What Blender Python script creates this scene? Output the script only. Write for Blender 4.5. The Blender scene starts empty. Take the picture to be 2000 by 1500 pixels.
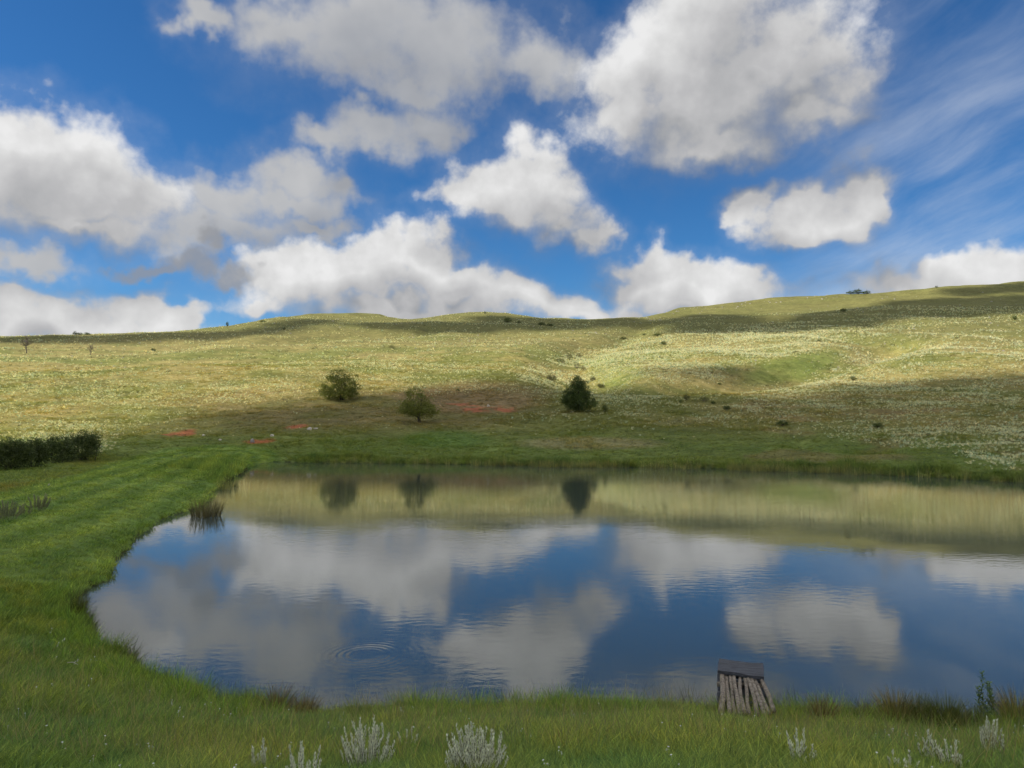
import bpy, math, random
import numpy as np
from mathutils import Vector

# ------------------------------------------------------------------ camera
scene = bpy.context.scene
F = 1450.0                       # focal length in photo pixels (2000 x 1500)
PITCH = math.radians(2.5)
EYE = 5.0                        # metres above the pond
cam_data = bpy.data.cameras.new('camera')
cam_data.sensor_width = 36.0
cam_data.lens = 36.0 * F / 2000.0
cam_data.clip_start = 0.1
cam_data.clip_end = 20000.0
camera = bpy.data.objects.new('camera', cam_data)
camera.location = (0, 0, EYE)
camera.rotation_euler = (math.radians(90) + PITCH, 0, 0)
scene.collection.objects.link(camera)
scene.camera = camera

def direction(px, py):
    """unit-less world ray through a photo pixel"""
    cx = (px - 1000.0) / F
    cy = (750.0 - py) / F
    return cx, math.cos(PITCH) - math.sin(PITCH) * cy, math.sin(PITCH) + math.cos(PITCH) * cy

# ------------------------------------------------------------------ sun
SUN_EL = math.radians(39)
SUN_AZ = math.radians(-97)       # clockwise from the view direction: from the left, a touch behind
TO_SUN = np.array([math.sin(SUN_AZ) * math.cos(SUN_EL), math.cos(SUN_AZ) * math.cos(SUN_EL), math.sin(SUN_EL)])
sun_data = bpy.data.lights.new('sun', 'SUN')
sun_data.energy = 3.8
sun_data.angle = math.radians(0.6)
sun_data.color = (1.0, 0.93, 0.80)
sun = bpy.data.objects.new('sun', sun_data)
sun.rotation_euler = Vector(TO_SUN).to_track_quat('Z', 'Y').to_euler()
scene.collection.objects.link(sun)

# ------------------------------------------------------------------ render settings
scene.view_settings.view_transform = 'Standard'
scene.view_settings.look = 'None'
scene.view_settings.exposure = 0.95
scene.view_settings.gamma = 1.0
scene.view_settings.use_curve_mapping = False
scene.render.engine = 'CYCLES'
scene.cycles.use_denoising = True
scene.cycles.use_adaptive_sampling = True
scene.cycles.adaptive_threshold = 0.018
scene.cycles.adaptive_min_samples = 24
scene.cycles.max_bounces = 4
scene.cycles.diffuse_bounces = 2
scene.cycles.glossy_bounces = 2
scene.cycles.transmission_bounces = 3
scene.cycles.transparent_max_bounces = 6
scene.cycles.sample_clamp_indirect = 4.0

# ------------------------------------------------------------------ node helper
class Nodes:
    def __init__(self, tree):
        self.t = tree
    def add(self, typ, **kw):
        n = self.t.nodes.new(typ)
        for k, v in kw.items():
            setattr(n, k, v)
        return n
    def put(self, sock, v):
        if isinstance(v, bpy.types.NodeSocket):
            self.t.links.new(v, sock)
        elif v is not None:
            sock.default_value = v
    def math(self, op, a, b=None, c=None, clamp=False):
        n = self.add('ShaderNodeMath', operation=op, use_clamp=clamp)
        for i, v in enumerate((a, b, c)):
            if v is not None:
                self.put(n.inputs[i], v)
        return n.outputs[0]
    def vmath(self, op, a, b=None, c=None, scale=None):
        n = self.add('ShaderNodeVectorMath', operation=op)
        for i, v in enumerate((a, b, c)):
            if v is not None:
                self.put(n.inputs[i], v)
        if scale is not None:
            self.put(n.inputs['Scale'], scale)
        return n.outputs['Value'] if op in ('LENGTH', 'DOT_PRODUCT', 'DISTANCE') else n.outputs[0]
    def noise(self, vec, scale, detail=4.0, rough=0.55, dist=0.0, color=False, lac=2.0):
        n = self.add('ShaderNodeTexNoise')
        n.inputs['Scale'].default_value = scale
        n.inputs['Detail'].default_value = detail
        n.inputs['Roughness'].default_value = rough
        n.inputs['Lacunarity'].default_value = lac
        n.inputs['Distortion'].default_value = dist
        if vec is not None:
            self.put(n.inputs['Vector'], vec)
        return n.outputs['Color' if color else 'Fac']
    def maprange(self, v, a, b, c=0.0, d=1.0, smooth=True):
        n = self.add('ShaderNodeMapRange', interpolation_type='SMOOTHSTEP' if smooth else 'LINEAR')
        for i, x in enumerate((v, a, b, c, d)):
            self.put(n.inputs[i], x)
        return n.outputs[0]
    def mix(self, fac, a, b, blend='MIX'):
        n = self.add('ShaderNodeMix', data_type='RGBA', blend_type=blend)
        self.put(n.inputs[0], fac)
        self.put(n.inputs[6], a if isinstance(a, bpy.types.NodeSocket) else (*a[:3], 1))
        self.put(n.inputs[7], b if isinstance(b, bpy.types.NodeSocket) else (*b[:3], 1))
        return n.outputs[2]
    def ramp(self, fac, stops):
        n = self.add('ShaderNodeValToRGB')
        el = n.color_ramp.elements
        while len(el) < len(stops):
            el.new(0.5)
        for e, (p, c) in zip(el, stops):
            e.position = p
            e.color = (*c, 1)
        self.put(n.inputs[0], fac)
        return n.outputs[0]

# ------------------------------------------------------------------ sky with clouds
def angles(px, py):
    d = direction(px, py)
    h = math.hypot(d[0], d[1])
    return math.atan2(d[0], d[1]) * 10, math.atan2(d[2], h) * 10

def blob_group(name, blobs, k=0.30):
    """node group: position on the sky (azimuth, elevation) -> how deep inside the cloud"""
    g = bpy.data.node_groups.new(name, 'ShaderNodeTree')
    g.interface.new_socket('P', in_out='INPUT', socket_type='NodeSocketVector')
    g.interface.new_socket('D', in_out='OUTPUT', socket_type='NodeSocketFloat')
    n = Nodes(g)
    gi = g.nodes.new('NodeGroupInput')
    go = g.nodes.new('NodeGroupOutput')
    acc = None
    for (cx, cy, rx, ry) in blobs:
        a, e = angles(cx, cy)
        a2, _ = angles(cx + 5, cy)
        _, e2 = angles(cx, cy - 5)
        ra, re = (a2 - a) * rx / 5, (e2 - e) * ry / 5
        v = n.vmath('MULTIPLY_ADD', gi.outputs[0], (1 / ra, 1 / re, 0), (-a / ra, -e / re, 0))
        ln = n.vmath('LENGTH', v)
        acc = ln if acc is None else n.math('SMOOTH_MIN', acc, ln, k)
    g.links.new(n.math('SUBTRACT', 1.0, acc), go.inputs[0])
    return g

BRIGHT = [
    # big cumulus at the left edge
    (30, 300, 125, 90), (120, 320, 115, 85), (70, 390, 200, 75), (205, 375, 90, 75), (265, 395, 85, 70), (-80, 350, 150, 120), (150, 425, 190, 42), (100, 370, 190, 100),
    # the large cloud right of the middle
    (1410, 50, 145, 110), (1265, 140, 105, 95), (1500, 120, 170, 130), (1610, 160, 100, 100), (1400, 200, 240, 100), (1240, 220, 85, 90), (1390, 275, 165, 55), (1580, 245, 120, 60), (1420, 150, 230, 150), (1330, 230, 150, 90),
    # one hanging under the middle
    (1025, 345, 72, 65), (940, 370, 88, 50), (880, 388, 66, 34), (995, 395, 125, 60), (1098, 435, 78, 52), (1152, 460, 48, 38), (1052, 330, 54, 46), (1075, 385, 80, 70),
    # small one on the right
    (1475, 400, 46, 40), (1570, 415, 88, 50), (1655, 372, 60, 52), (1690, 352, 50, 44), (1550, 455, 80, 34), (1640, 430, 60, 44), (1700, 395, 40, 40),
    # low bank over the middle of the skyline
    (760, 505, 75, 50), (850, 505, 52, 46), (650, 512, 80, 42), (560, 525, 70, 42), (690, 560, 220, 46), (900, 570, 130, 46), (1000, 588, 95, 42), (1090, 600, 100, 36), (1200, 618, 120, 26), (800, 612, 320, 46), (600, 570, 110, 50),
    # low bank on the right
    (1255, 515, 62, 38), (1345, 540, 95, 40), (1460, 560, 75, 34), (1270, 560, 70, 40), (1390, 580, 190, 42),
    # low bank on the left
    (25, 590, 70, 48), (150, 605, 120, 46), (280, 600, 68, 36), (345, 605, 50, 24), (60, 650, 260, 50), (240, 655, 150, 42), (1720, 548, 110, 34), (1850, 538, 120, 42), (1975, 525, 100, 50),
    (500, 614, 40, 18),
]
GREY = [
    (700, 50, 200, 120), (560, 30, 110, 70), (880, 100, 165, 115), (820, 165, 110, 50), (1050, 130, 95, 85), (400, 20, 65, 38),
    (620, 255, 60, 42), (730, 255, 120, 55), (840, 240, 70, 70),
    (580, 350, 105, 55), (650, 375, 46, 42), (450, 385, 115, 52), (385, 455, 80, 70), (560, 390, 140, 40),
    (60, 505, 115, 34), (-40, 500, 90, 40), (470, 440, 120, 50), (600, 440, 70, 26),
]
DARK = [(300, 520, 85, 26), (390, 520, 85, 38), (470, 545, 75, 34), (420, 470, 60, 40)]

SKY_STRENGTH = 0.06
K = 8.6                          # radiance of a white cloud in the sky texture's units
SKY_TINT = (0.54, 0.83, 0.98)
world = bpy.data.worlds.new('World')
scene.world = world
world.use_nodes = True
wt = world.node_tree
wt.nodes.clear()
N = Nodes(wt)
sky_tex = N.add('ShaderNodeTexSky', sky_type='NISHITA')
sky_tex.sun_disc = False
sky_tex.sun_elevation = SUN_EL
sky_tex.sun_rotation = SUN_AZ
sky_tex.altitude = 1800
sky_tex.air_density = 1.0
sky_tex.dust_density = 0.6
sky_tex.ozone_density = 2.6
dirv = N.add('ShaderNodeTexCoord').outputs['Generated']
sep = N.add('ShaderNodeSeparateXYZ')
wt.links.new(dirv, sep.inputs[0])
az = N.math('MULTIPLY', N.math('ARCTAN2', sep.outputs[0], sep.outputs[1]), 10.0)
el = N.math('MULTIPLY', N.math('ARCSINE', sep.outputs[2]), 10.0)
comb = N.add('ShaderNodeCombineXYZ')
wt.links.new(az, comb.inputs[0])
wt.links.new(el, comb.inputs[1])
P0 = comb.outputs[0]

# shared turbulence: large warp, fine cauliflower, wisps
warp1 = N.vmath('MULTIPLY_ADD', N.noise(dirv, 9.0, 1.0, 0.5, color=True), (0.9, 0.7, 0), (-0.45, -0.35, 0))
warp2 = N.vmath('MULTIPLY_ADD', N.noise(dirv, 30.0, 3.0, 0.55, color=True), (0.40, 0.40, 0), (-0.20, -0.20, 0))
warp3 = N.vmath('MULTIPLY_ADD', N.noise(dirv, 17.0, 2.0, 0.5, color=True), (0.50, 0.44, 0), (-0.25, -0.22, 0))
PL = N.vmath('ADD', N.vmath('ADD', P0, warp1), warp3)
PW = N.vmath('ADD', PL, warp2)
PS = N.vmath('ADD', PL, N.vmath('SCALE', warp2, scale=1.5))
fine = N.noise(dirv, 22.0, 7.0, 0.57)
fine_c = N.math('SUBTRACT', fine, 0.5)
soft = N.noise(dirv, 15.0, 3.0, 0.5)
soft_l = N.noise(N.vmath('ADD', dirv, (-0.022, 0, 0.034)), 15.0, 3.0, 0.5)
billow = N.math('SUBTRACT', soft, soft_l)
LIGHT = (-0.34, 0.64, 0)         # towards the light, on the sky

base = N.add('ShaderNodeHueSaturation')
base.inputs['Saturation'].default_value = 1.22
wt.links.new(sky_tex.outputs[0], base.inputs['Color'])
base_sky = N.mix(1.0, base.outputs[0], SKY_TINT, 'MULTIPLY')

def grey(v, tint=(1.0, 1.0, 1.0)):
    return tuple(v * K * t for t in tint)

# thin cirrus streaks, seen mostly on the right
rot = N.add('ShaderNodeVectorRotate', rotation_type='Z_AXIS')
wt.links.new(N.vmath('ADD', P0, N.vmath('SCALE', warp1, scale=0.5)), rot.inputs['Vector'])
rot.inputs['Angle'].default_value = math.radians(-22)
cir = N.noise(N.vmath('MULTIPLY', rot.outputs[0], (0.34, 1.25, 1)), 1.0, 6.0, 0.58)
cirm = N.math('MULTIPLY', N.maprange(cir, 0.30, 0.95), N.maprange(az, 2.6, 5.4))
cirm = N.math('MULTIPLY', cirm, N.maprange(el, 4.4, 2.4, 0.36, 0.85))
sky_cirrus = N.mix(cirm, base_sky, grey(0.72, (0.93, 1.0, 1.10)))

def depth(group, p):
    n = N.add('ShaderNodeGroup')
    n.node_tree = group
    wt.links.new(p, n.inputs[0])
    return n.outputs[0]

def background(col):
    b = N.add('ShaderNodeBackground')
    wt.links.new(col, b.inputs['Color'])
    b.inputs['Strength'].default_value = SKY_STRENGTH
    return b.outputs[0]

def in_tile(blobs, a0, a1, e0, e1):
    out = []
    for b in blobs:
        a, e = angles(b[0], b[1])
        ra, re = b[2] / 145.0 * 1.35 + 0.9, b[3] / 145.0 * 1.35 + 0.9
        if a + ra > a0 and a - ra < a1 and e + re > e0 and e - re < e1:
            out.append(b)
    return out

def cloud_tile(tag, a0, a1, e0, e1):
    """the sky in one window of directions: blue, cirrus, soft clouds, cumulus, dark shreds"""
    col = sky_cirrus if a1 > 2.0 else base_sky
    G, B, D = (in_tile(x, a0, a1, e0, e1) for x in (GREY, BRIGHT, DARK))
    if G:
        g = blob_group('soft_clouds_' + tag, G)
        d = depth(g, PS)
        dl = depth(g, N.vmath('ADD', PL, LIGHT))
        m = N.math('MULTIPLY_ADD', fine_c, 1.15, d)
        s = N.math('MULTIPLY_ADD', N.math('MINIMUM', N.math('MAXIMUM', dl, -0.5), 0.6), -0.30, N.math('MULTIPLY_ADD', billow, 0.40, 0.54))
        c = N.ramp(s, [(0.0, grey(0.25, (0.97, 1.0, 1.08))), (0.42, grey(0.41, (0.97, 1.0, 1.06))), (0.8, grey(0.56)), (1.0, grey(0.68))])
        a = N.math('MAXIMUM', N.maprange(m, -0.42, 0.70), N.maprange(m, -1.0, 0.5, 0.0, 0.20))
        col = N.mix(N.math('MULTIPLY', a, 0.95), col, c)
    if B:
        g = blob_group('cumulus_' + tag, B)
        d = depth(g, PW)
        dl = depth(g, N.vmath('ADD', PL, LIGHT))
        m = N.math('MULTIPLY_ADD', fine_c, 1.1, d)
        s = N.math('MULTIPLY_ADD', N.math('MINIMUM', N.math('MAXIMUM', dl, -0.6), 0.28), -0.38, N.math('MULTIPLY_ADD', billow, 0.45, N.math('MULTIPLY_ADD', fine_c, 0.42, 0.61)))
        s = N.math('MULTIPLY_ADD', N.math('MAXIMUM', N.math('SUBTRACT', dl, d), -0.1), -0.62, s)
        c = N.ramp(s, [(0.0, grey(0.25, (0.97, 1.0, 1.06))), (0.35, grey(0.38, (0.98, 1.0, 1.04))), (0.62, grey(0.51, (1.0, 1.0, 1.02))), (0.85, grey(0.69)), (1.0, grey(0.84))])
        a = N.math('MAXIMUM', N.maprange(m, -0.42, N.maprange(s, 0.35, 0.90, 0.90, 0.24)), N.maprange(m, -0.9, 0.4, 0.0, 0.18))
        col = N.mix(a, col, c)
    if D:
        d = depth(blob_group('dark_shreds_' + tag, D), PS)
        m = N.math('MULTIPLY_ADD', fine_c, 1.15, d)
        col = N.mix(N.math('MULTIPLY', N.maprange(m, -0.05, 0.7), 0.75), col, grey(0.30, (0.97, 1.0, 1.07)))
    return background(col)

def choose(axis, at, low, high):
    mx = N.add('ShaderNodeMixShader')
    wt.links.new(N.math('GREATER_THAN', axis, at), mx.inputs[0])
    wt.links.new(low, mx.inputs[1])
    wt.links.new(high, mx.inputs[2])
    return mx.outputs[0]

cuts = [-9.0, -3.9, -0.7, 2.3, 9.0]
columns = []
for i in range(4):
    lo = cloud_tile('low_%d' % i, cuts[i], cuts[i + 1], -1.0, 2.1)
    hi = cloud_tile('high_%d' % i, cuts[i], cuts[i + 1], 2.1, 7.0)
    columns.append(choose(el, 2.1, lo, hi))
front = choose(az, cuts[2], choose(az, cuts[1], columns[0], columns[1]), choose(az, cuts[3], columns[2], columns[3]))

# beyond the frame broken cumulus, made denser and brighter to fill the shaded ground
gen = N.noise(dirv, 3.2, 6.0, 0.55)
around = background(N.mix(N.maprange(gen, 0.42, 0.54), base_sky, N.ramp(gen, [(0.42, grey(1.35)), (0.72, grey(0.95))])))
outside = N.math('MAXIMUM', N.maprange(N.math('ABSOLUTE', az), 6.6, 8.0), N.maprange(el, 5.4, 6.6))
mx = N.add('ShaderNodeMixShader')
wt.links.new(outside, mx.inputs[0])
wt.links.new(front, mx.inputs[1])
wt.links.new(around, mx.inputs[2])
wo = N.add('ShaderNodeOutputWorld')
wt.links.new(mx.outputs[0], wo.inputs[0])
world.cycles.sampling_method = 'MANUAL'
world.cycles.sample_map_resolution = 512

# ================================================================== terrain
rng = np.random.default_rng(7)
random.seed(7)
_LAT = rng.random((256, 256))

def vnoise(x, y, seed=0):
    x = np.asarray(x, float) + seed * 17.3
    y = np.asarray(y, float) + seed * 31.7
    xi, yi = np.floor(x).astype(int), np.floor(y).astype(int)
    fx, fy = x - xi, y - yi
    fx, fy = fx * fx * (3 - 2 * fx), fy * fy * (3 - 2 * fy)
    a, b = _LAT[xi & 255, yi & 255], _LAT[(xi + 1) & 255, yi & 255]
    c, d = _LAT[xi & 255, (yi + 1) & 255], _LAT[(xi + 1) & 255, (yi + 1) & 255]
    return (a * (1 - fx) + b * fx) * (1 - fy) + (c * (1 - fx) + d * fx) * fy

def fbm(x, y, octaves=4, seed=0, gain=0.5):
    s, a, t = 0.0, 1.0, 0.0
    for i in range(octaves):
        s = s + a * vnoise(np.asarray(x) * 2 ** i, np.asarray(y) * 2 ** i, seed + i * 3)
        t += a
        a *= gain
    return s / t

def smooth(a, b, x):
    t = np.clip((np.asarray(x, float) - a) / (b - a), 0, 1)
    return t * t * (3 - 2 * t)

def smax(a, b, k):
    h = np.clip(0.5 + 0.5 * (a - b) / k, 0, 1)
    return b * (1 - h) + a * h + k * h * (1 - h)

def smin(a, b, k):
    return -smax(-a, -b, k)

def project(x, y, z):
    """world -> photo pixels (for looking up where on the photo a spot of ground lies)"""
    dz = z - EYE
    dep = y * math.cos(PITCH) + dz * math.sin(PITCH)
    up = -y * math.sin(PITCH) + dz * math.cos(PITCH)
    dep = np.where(dep < 0.2, 0.2, dep)
    return 1000 + F * x / dep, 750 - F * up / dep

def on_plane(px, py, z=0.0):
    d = direction(px, py)
    t = (z - EYE) / d[2]
    return d[0] * t, d[1] * t

SHORE_PX = [(505, 907), (470, 925), (440, 945), (418, 965), (402, 985), (372, 998), (340, 1008), (298, 1030), (268, 1050), (262, 1075), (230, 1098), (222, 1130),
            (190, 1150), (165, 1170), (155, 1195), (170, 1225), (205, 1250), (245, 1275), (290, 1300), (318, 1330), (380, 1350), (440, 1368), (520, 1386),
            (600, 1400), (640, 1406), (760, 1400), (900, 1394), (1000, 1390), (1150, 1387), (1300, 1387), (1420, 1396), (1560, 1402), (1640, 1408), (1780, 1412),
            (1900, 1412), (2000, 1408), (2200, 1392), (2600, 1340), (3000, 1250), (3200, 1050), (2800, 975), (2300, 953), (2000, 942), (1850, 934), (1700, 926),
            (1600, 921), (1500, 918), (1400, 915), (1300, 913), (1200, 912), (1000, 909), (850, 906), (700, 904), (600, 904), (540, 902)]
SHORE = np.array([on_plane(*p) for p in SHORE_PX])

def shore_distance(x, y):
    """signed distance to the water's edge, positive on land"""
    x, y = np.asarray(x, float), np.asarray(y, float)
    best = np.full(x.shape, 1e9)
    inside = np.zeros(x.shape, bool)
    n = len(SHORE)
    for i in range(n):
        ax, ay = SHORE[i]
        bx, by = SHORE[(i + 1) % n]
        ex, ey = bx - ax, by - ay
        t = np.clip(((x - ax) * ex + (y - ay) * ey) / (ex * ex + ey * ey), 0, 1)
        best = np.minimum(best, (x - ax - t * ex) ** 2 + (y - ay - t * ey) ** 2)
        cr = ((ay > y) != (by > y)) & (x < (bx - ax) * (y - ay) / (by - ay + 1e-12) + ax)
        inside ^= cr
    d = np.sqrt(best)
    d = np.where(inside, -d, d)
    return d + (vnoise(x / 0.9, y / 0.9, 5) - 0.5) * 0.35 + (vnoise(x / 3.1, y / 3.1, 9) - 0.5) * 0.35

def path_distance(x, y, pts):
    best = np.full(np.shape(x), 1e18)
    for (ax, ay), (bx, by) in zip(pts[:-1], pts[1:]):
        ex, ey = bx - ax, by - ay
        t = np.clip(((x - ax) * ex + (y - ay) * ey) / (ex * ex + ey * ey), 0, 1)
        best = np.minimum(best, (x - ax - t * ex) ** 2 + (y - ay - t * ey) ** 2)
    return np.sqrt(best)

DAM = [(-17.5, 6), (-17, 14), (-17.0, 21), (-18.3, 28), (-22.0, 42), (-26.8, 59.5), (-33.8, 82)]
LN = np.linspace(math.log(2.0), math.log(6000.0), 900)

def hill_table(rows):
    ly = np.log([r[1] for r in rows])
    zz = [EYE + r[1] * (direction(1000, r[0])[2] / direction(1000, r[0])[1]) for r in rows]
    z = np.interp(LN, ly, zz, left=0.1)
    slope = (zz[-1] - zz[-2]) / (rows[-1][1] - rows[-2][1])
    far = LN > ly[-1]
    z[far] = zz[-1] + slope * (np.exp(LN[far]) - rows[-1][1])
    k = np.hanning(25)
    zp = np.pad(z, 12, mode='edge')
    return np.convolve(zp, k / k.sum(), 'valid')

HILL_A = hill_table([(905, 79.5), (870, 91), (830, 113), (800, 133), (770, 160), (740, 208), (710, 290), (680, 400), (650, 540), (620, 720), (600, 850), (560, 960), (530, 1060)])
HILL_B = hill_table([(942, 56.5), (900, 70), (860, 88), (820, 110), (780, 141), (740, 193), (700, 275), (660, 400), (620, 560), (590, 720), (560, 860), (530, 980)])
SKY_X = [-400, 0, 150, 340, 400, 450, 540, 600, 650, 740, 800, 850, 900, 950, 1000, 1060, 1150, 1250, 1300, 1330, 1400, 1500, 1650, 1750, 1850, 1930, 2000, 2400]
SKY_Y = [660, 655, 650, 645, 637, 633, 621, 611, 609, 611, 620, 615, 611, 611, 616, 621, 621, 616, 606, 598, 590, 580, 569, 566, 560, 552, 545, 535]

def hill(x, y):
    phi = np.arctan2(x, y)
    r = np.hypot(x, y)
    pc = np.clip(phi, -0.75, 0.75)
    u, Y = np.tan(pc), np.maximum(r * np.cos(pc), 2.1)
    px = 1000 + F * u
    w = smooth(1250, 2000, px)
    ly = np.log(Y)
    za, zb = np.interp(ly, LN, HILL_A), np.interp(ly, LN, HILL_B)
    z = za * (1 - w) + zb * w
    # a plateau cuts the slope off at the skyline
    row = np.interp(px, SKY_X, SKY_Y) - 1.5
    tan_sky = math.tan(PITCH) + (750 - row) / F * (1 + math.tan(PITCH) ** 2)
    tabs = np.arange(300.0, 1100.0, 4.0)
    ta = (np.interp(np.log(tabs), LN, HILL_A) - EYE) / tabs
    tb = (np.interp(np.log(tabs), LN, HILL_B) - EYE) / tabs
    yk = np.interp(tan_sky, ta, tabs) * (1 - w) + np.interp(tan_sky, tb, tabs) * w
    top = EYE + tan_sky * yk - 0.035 * np.maximum(Y - yk, 0)
    return smin(z, top, 6.0)

def land(x, y):
    x, y = np.asarray(x, float), np.asarray(y, float)
    r = np.hypot(x, y)
    phi = np.arctan2(x, y)
    zh = hill(x, y)
    zh = zh + 0.25 * smooth(-10, -30, x) * (1 - smooth(85, 110, y))
    back = smooth(1.0, 1.9, np.abs(phi))
    zh = zh * (1 - back) + (2.5 + 0.03 * r) * back
    near = r < 150
    d = np.full(x.shape, 60.0)
    if near.any():
        d[near] = shore_distance(x[near], y[near])
    dp = np.maximum(d, 0)
    zc = np.interp(dp, [0, 1, 5, 13, 30, 60], [0.1, 0.34, 1.42, 3.35, 5.0, 5.5])
    wc = (1 - smooth(13, 27, y)) * (1 - smooth(25, 60, r))
    dc = path_distance(x, y, DAM)
    zd = 0.1 + 0.95 * (1 - smooth(3.2, 8.5, dc)) * smooth(0, 12, y)
    zd = zd - 0.07 * (np.exp(-((dc - 0.85) / 0.28) ** 2)) * smooth(12, 25, y)
    zn = smax(zc * wc, zd, 0.15)
    z = smax(zn, zh, 0.5) - 0.06
    # relief
    und = smooth(100, 260, r)
    z = z + (fbm(x / 90, y / 90, 3, 11) - 0.5) * 7.5 * und + (np.abs(fbm(x / 60, y / 150, 2, 15) - 0.5) - 0.12) * 7.0 * und * (1 - 0.6 * smooth(500, 700, r)) + (fbm(x / 19, y / 19, 3, 12) - 0.5) * 1.6 * smooth(92, 180, r)
    z = z + (fbm(x / 5.5, y / 5.5, 3, 16) - 0.5) * 0.9 * smooth(78, 90, r) * (1 - smooth(140, 200, r)) * smooth(0, 3, d)
    z = z + (fbm(x / 2.2, y / 2.2, 3, 13) - 0.5) * 0.16
    # banks
    shore = 1 - np.exp(-dp / (0.7 + 1.0 * smooth(14, 20, y) * (x < -8)))
    z = np.where(d > 0, -0.04 + (z + 0.04) * shore, -0.04 - 0.4 * np.minimum(-d, 4.0))
    return z, d

GULLY_PX = []
GULLIES = []

GRID = {}

def height_exact(x, y):
    z, d = land(x, y)
    for pts, width, deep in GULLIES:
        z = z - deep * np.exp(-(path_distance(x, y, pts) / width) ** 2)
    return z, d

def survey(x, y):
    """height and shore distance read off the finished ground sheet"""
    x, y = np.asarray(x, float), np.asarray(y, float)
    ph, lr = np.arctan2(x, y), np.log(np.maximum(np.hypot(x, y), 1.21))
    j = np.clip(np.searchsorted(GRID['phi'], ph) - 1, 0, len(GRID['phi']) - 2)
    i = np.clip(np.searchsorted(GRID['lr'], lr) - 1, 0, len(GRID['lr']) - 2)
    u = np.clip((ph - GRID['phi'][j]) / (GRID['phi'][j + 1] - GRID['phi'][j]), 0, 1)
    v = np.clip((lr - GRID['lr'][i]) / (GRID['lr'][i + 1] - GRID['lr'][i]), 0, 1)
    res = []
    for A in (GRID['z'], GRID['d']):
        res.append((A[i, j] * (1 - u) + A[i, j + 1] * u) * (1 - v) + (A[i + 1, j] * (1 - u) + A[i + 1, j + 1] * u) * v)
    return res

def height(x, y):
    return survey(x, y)[0] if GRID else height_exact(x, y)[0]

def hits(pp, drop=0.0):
    """where the rays through these photo pixels meet the ground"""
    pp = np.array(pp, float)
    d = np.array([direction(*p) for p in pp])
    lo = np.full(len(pp), 2.0)
    hi = np.full(len(pp), np.nan)
    t = 2.0
    live = np.ones(len(pp), bool)
    while t < 2500 and live.any():
        t2 = t * (1.012 if GRID else 1.05)
        P = d[live] * t2
        under = height(P[:, 0], P[:, 1]) > EYE + P[:, 2]
        idx = np.where(live)[0]
        hi[idx[under]] = t2
        lo[idx[under]] = t
        live[idx[under]] = False
        t = t2
    miss = np.isnan(hi)
    if GRID and miss.any() and drop < 24:      # just over the skyline: take the crest below
        res = np.zeros((len(pp), 3))
        res[miss] = hits([(p[0], p[1] + 1.5) for p in pp[miss]], drop + 1.5)
        if (~miss).any():
            res[~miss] = hits(pp[~miss], drop)
        return res
    hi = np.where(miss, 900.0, hi)
    for _ in range(14):
        m = (lo + hi) / 2
        P = d * m[:, None]
        under = height(P[:, 0], P[:, 1]) > EYE + P[:, 2]
        hi = np.where(under, m, hi)
        lo = np.where(under, lo, m)
    P = d * hi[:, None]
    return np.column_stack([P[:, 0], P[:, 1], height(P[:, 0], P[:, 1])])

_g = hits([(1235, 752), (1150, 742), (1128, 722), (1108, 704), (1150, 682), (1210, 662), (1262, 632),
           (1235, 752), (1330, 748), (1440, 742), (1510, 722), (1640, 694), (1740, 672), (560, 668), (700, 655), (860, 640)])
_g1, _g2, _g3 = _g[:7], _g[7:13], _g[13:]
GULLIES = [([tuple(p[:2]) for p in _g1], 13.0, 5.0), ([tuple(p[:2]) for p in _g2], 16.0, 7.0), ([tuple(p[:2]) for p in _g3], 25.0, 3.5)]

def ellipse(px, py, cx, cy, rx, ry, lean=0.0):
    """1 in the middle of a patch, 0 outside, ragged edge"""
    q = ((px - cx) / rx) ** 2 + ((py - cy - lean * (px - cx)) / ry) ** 2
    return np.clip(1.6 - 1.3 * q, 0, 1)

GREEN, DRY = np.array([0.146, 0.155, 0.043]), np.array([0.240, 0.203, 0.076])
LUSH, LAWN = np.array([0.128, 0.178, 0.040]), np.array([0.164, 0.240, 0.052])
BROWN, SOIL = np.array([0.205, 0.150, 0.072]), np.array([0.36, 0.120, 0.055])

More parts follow.
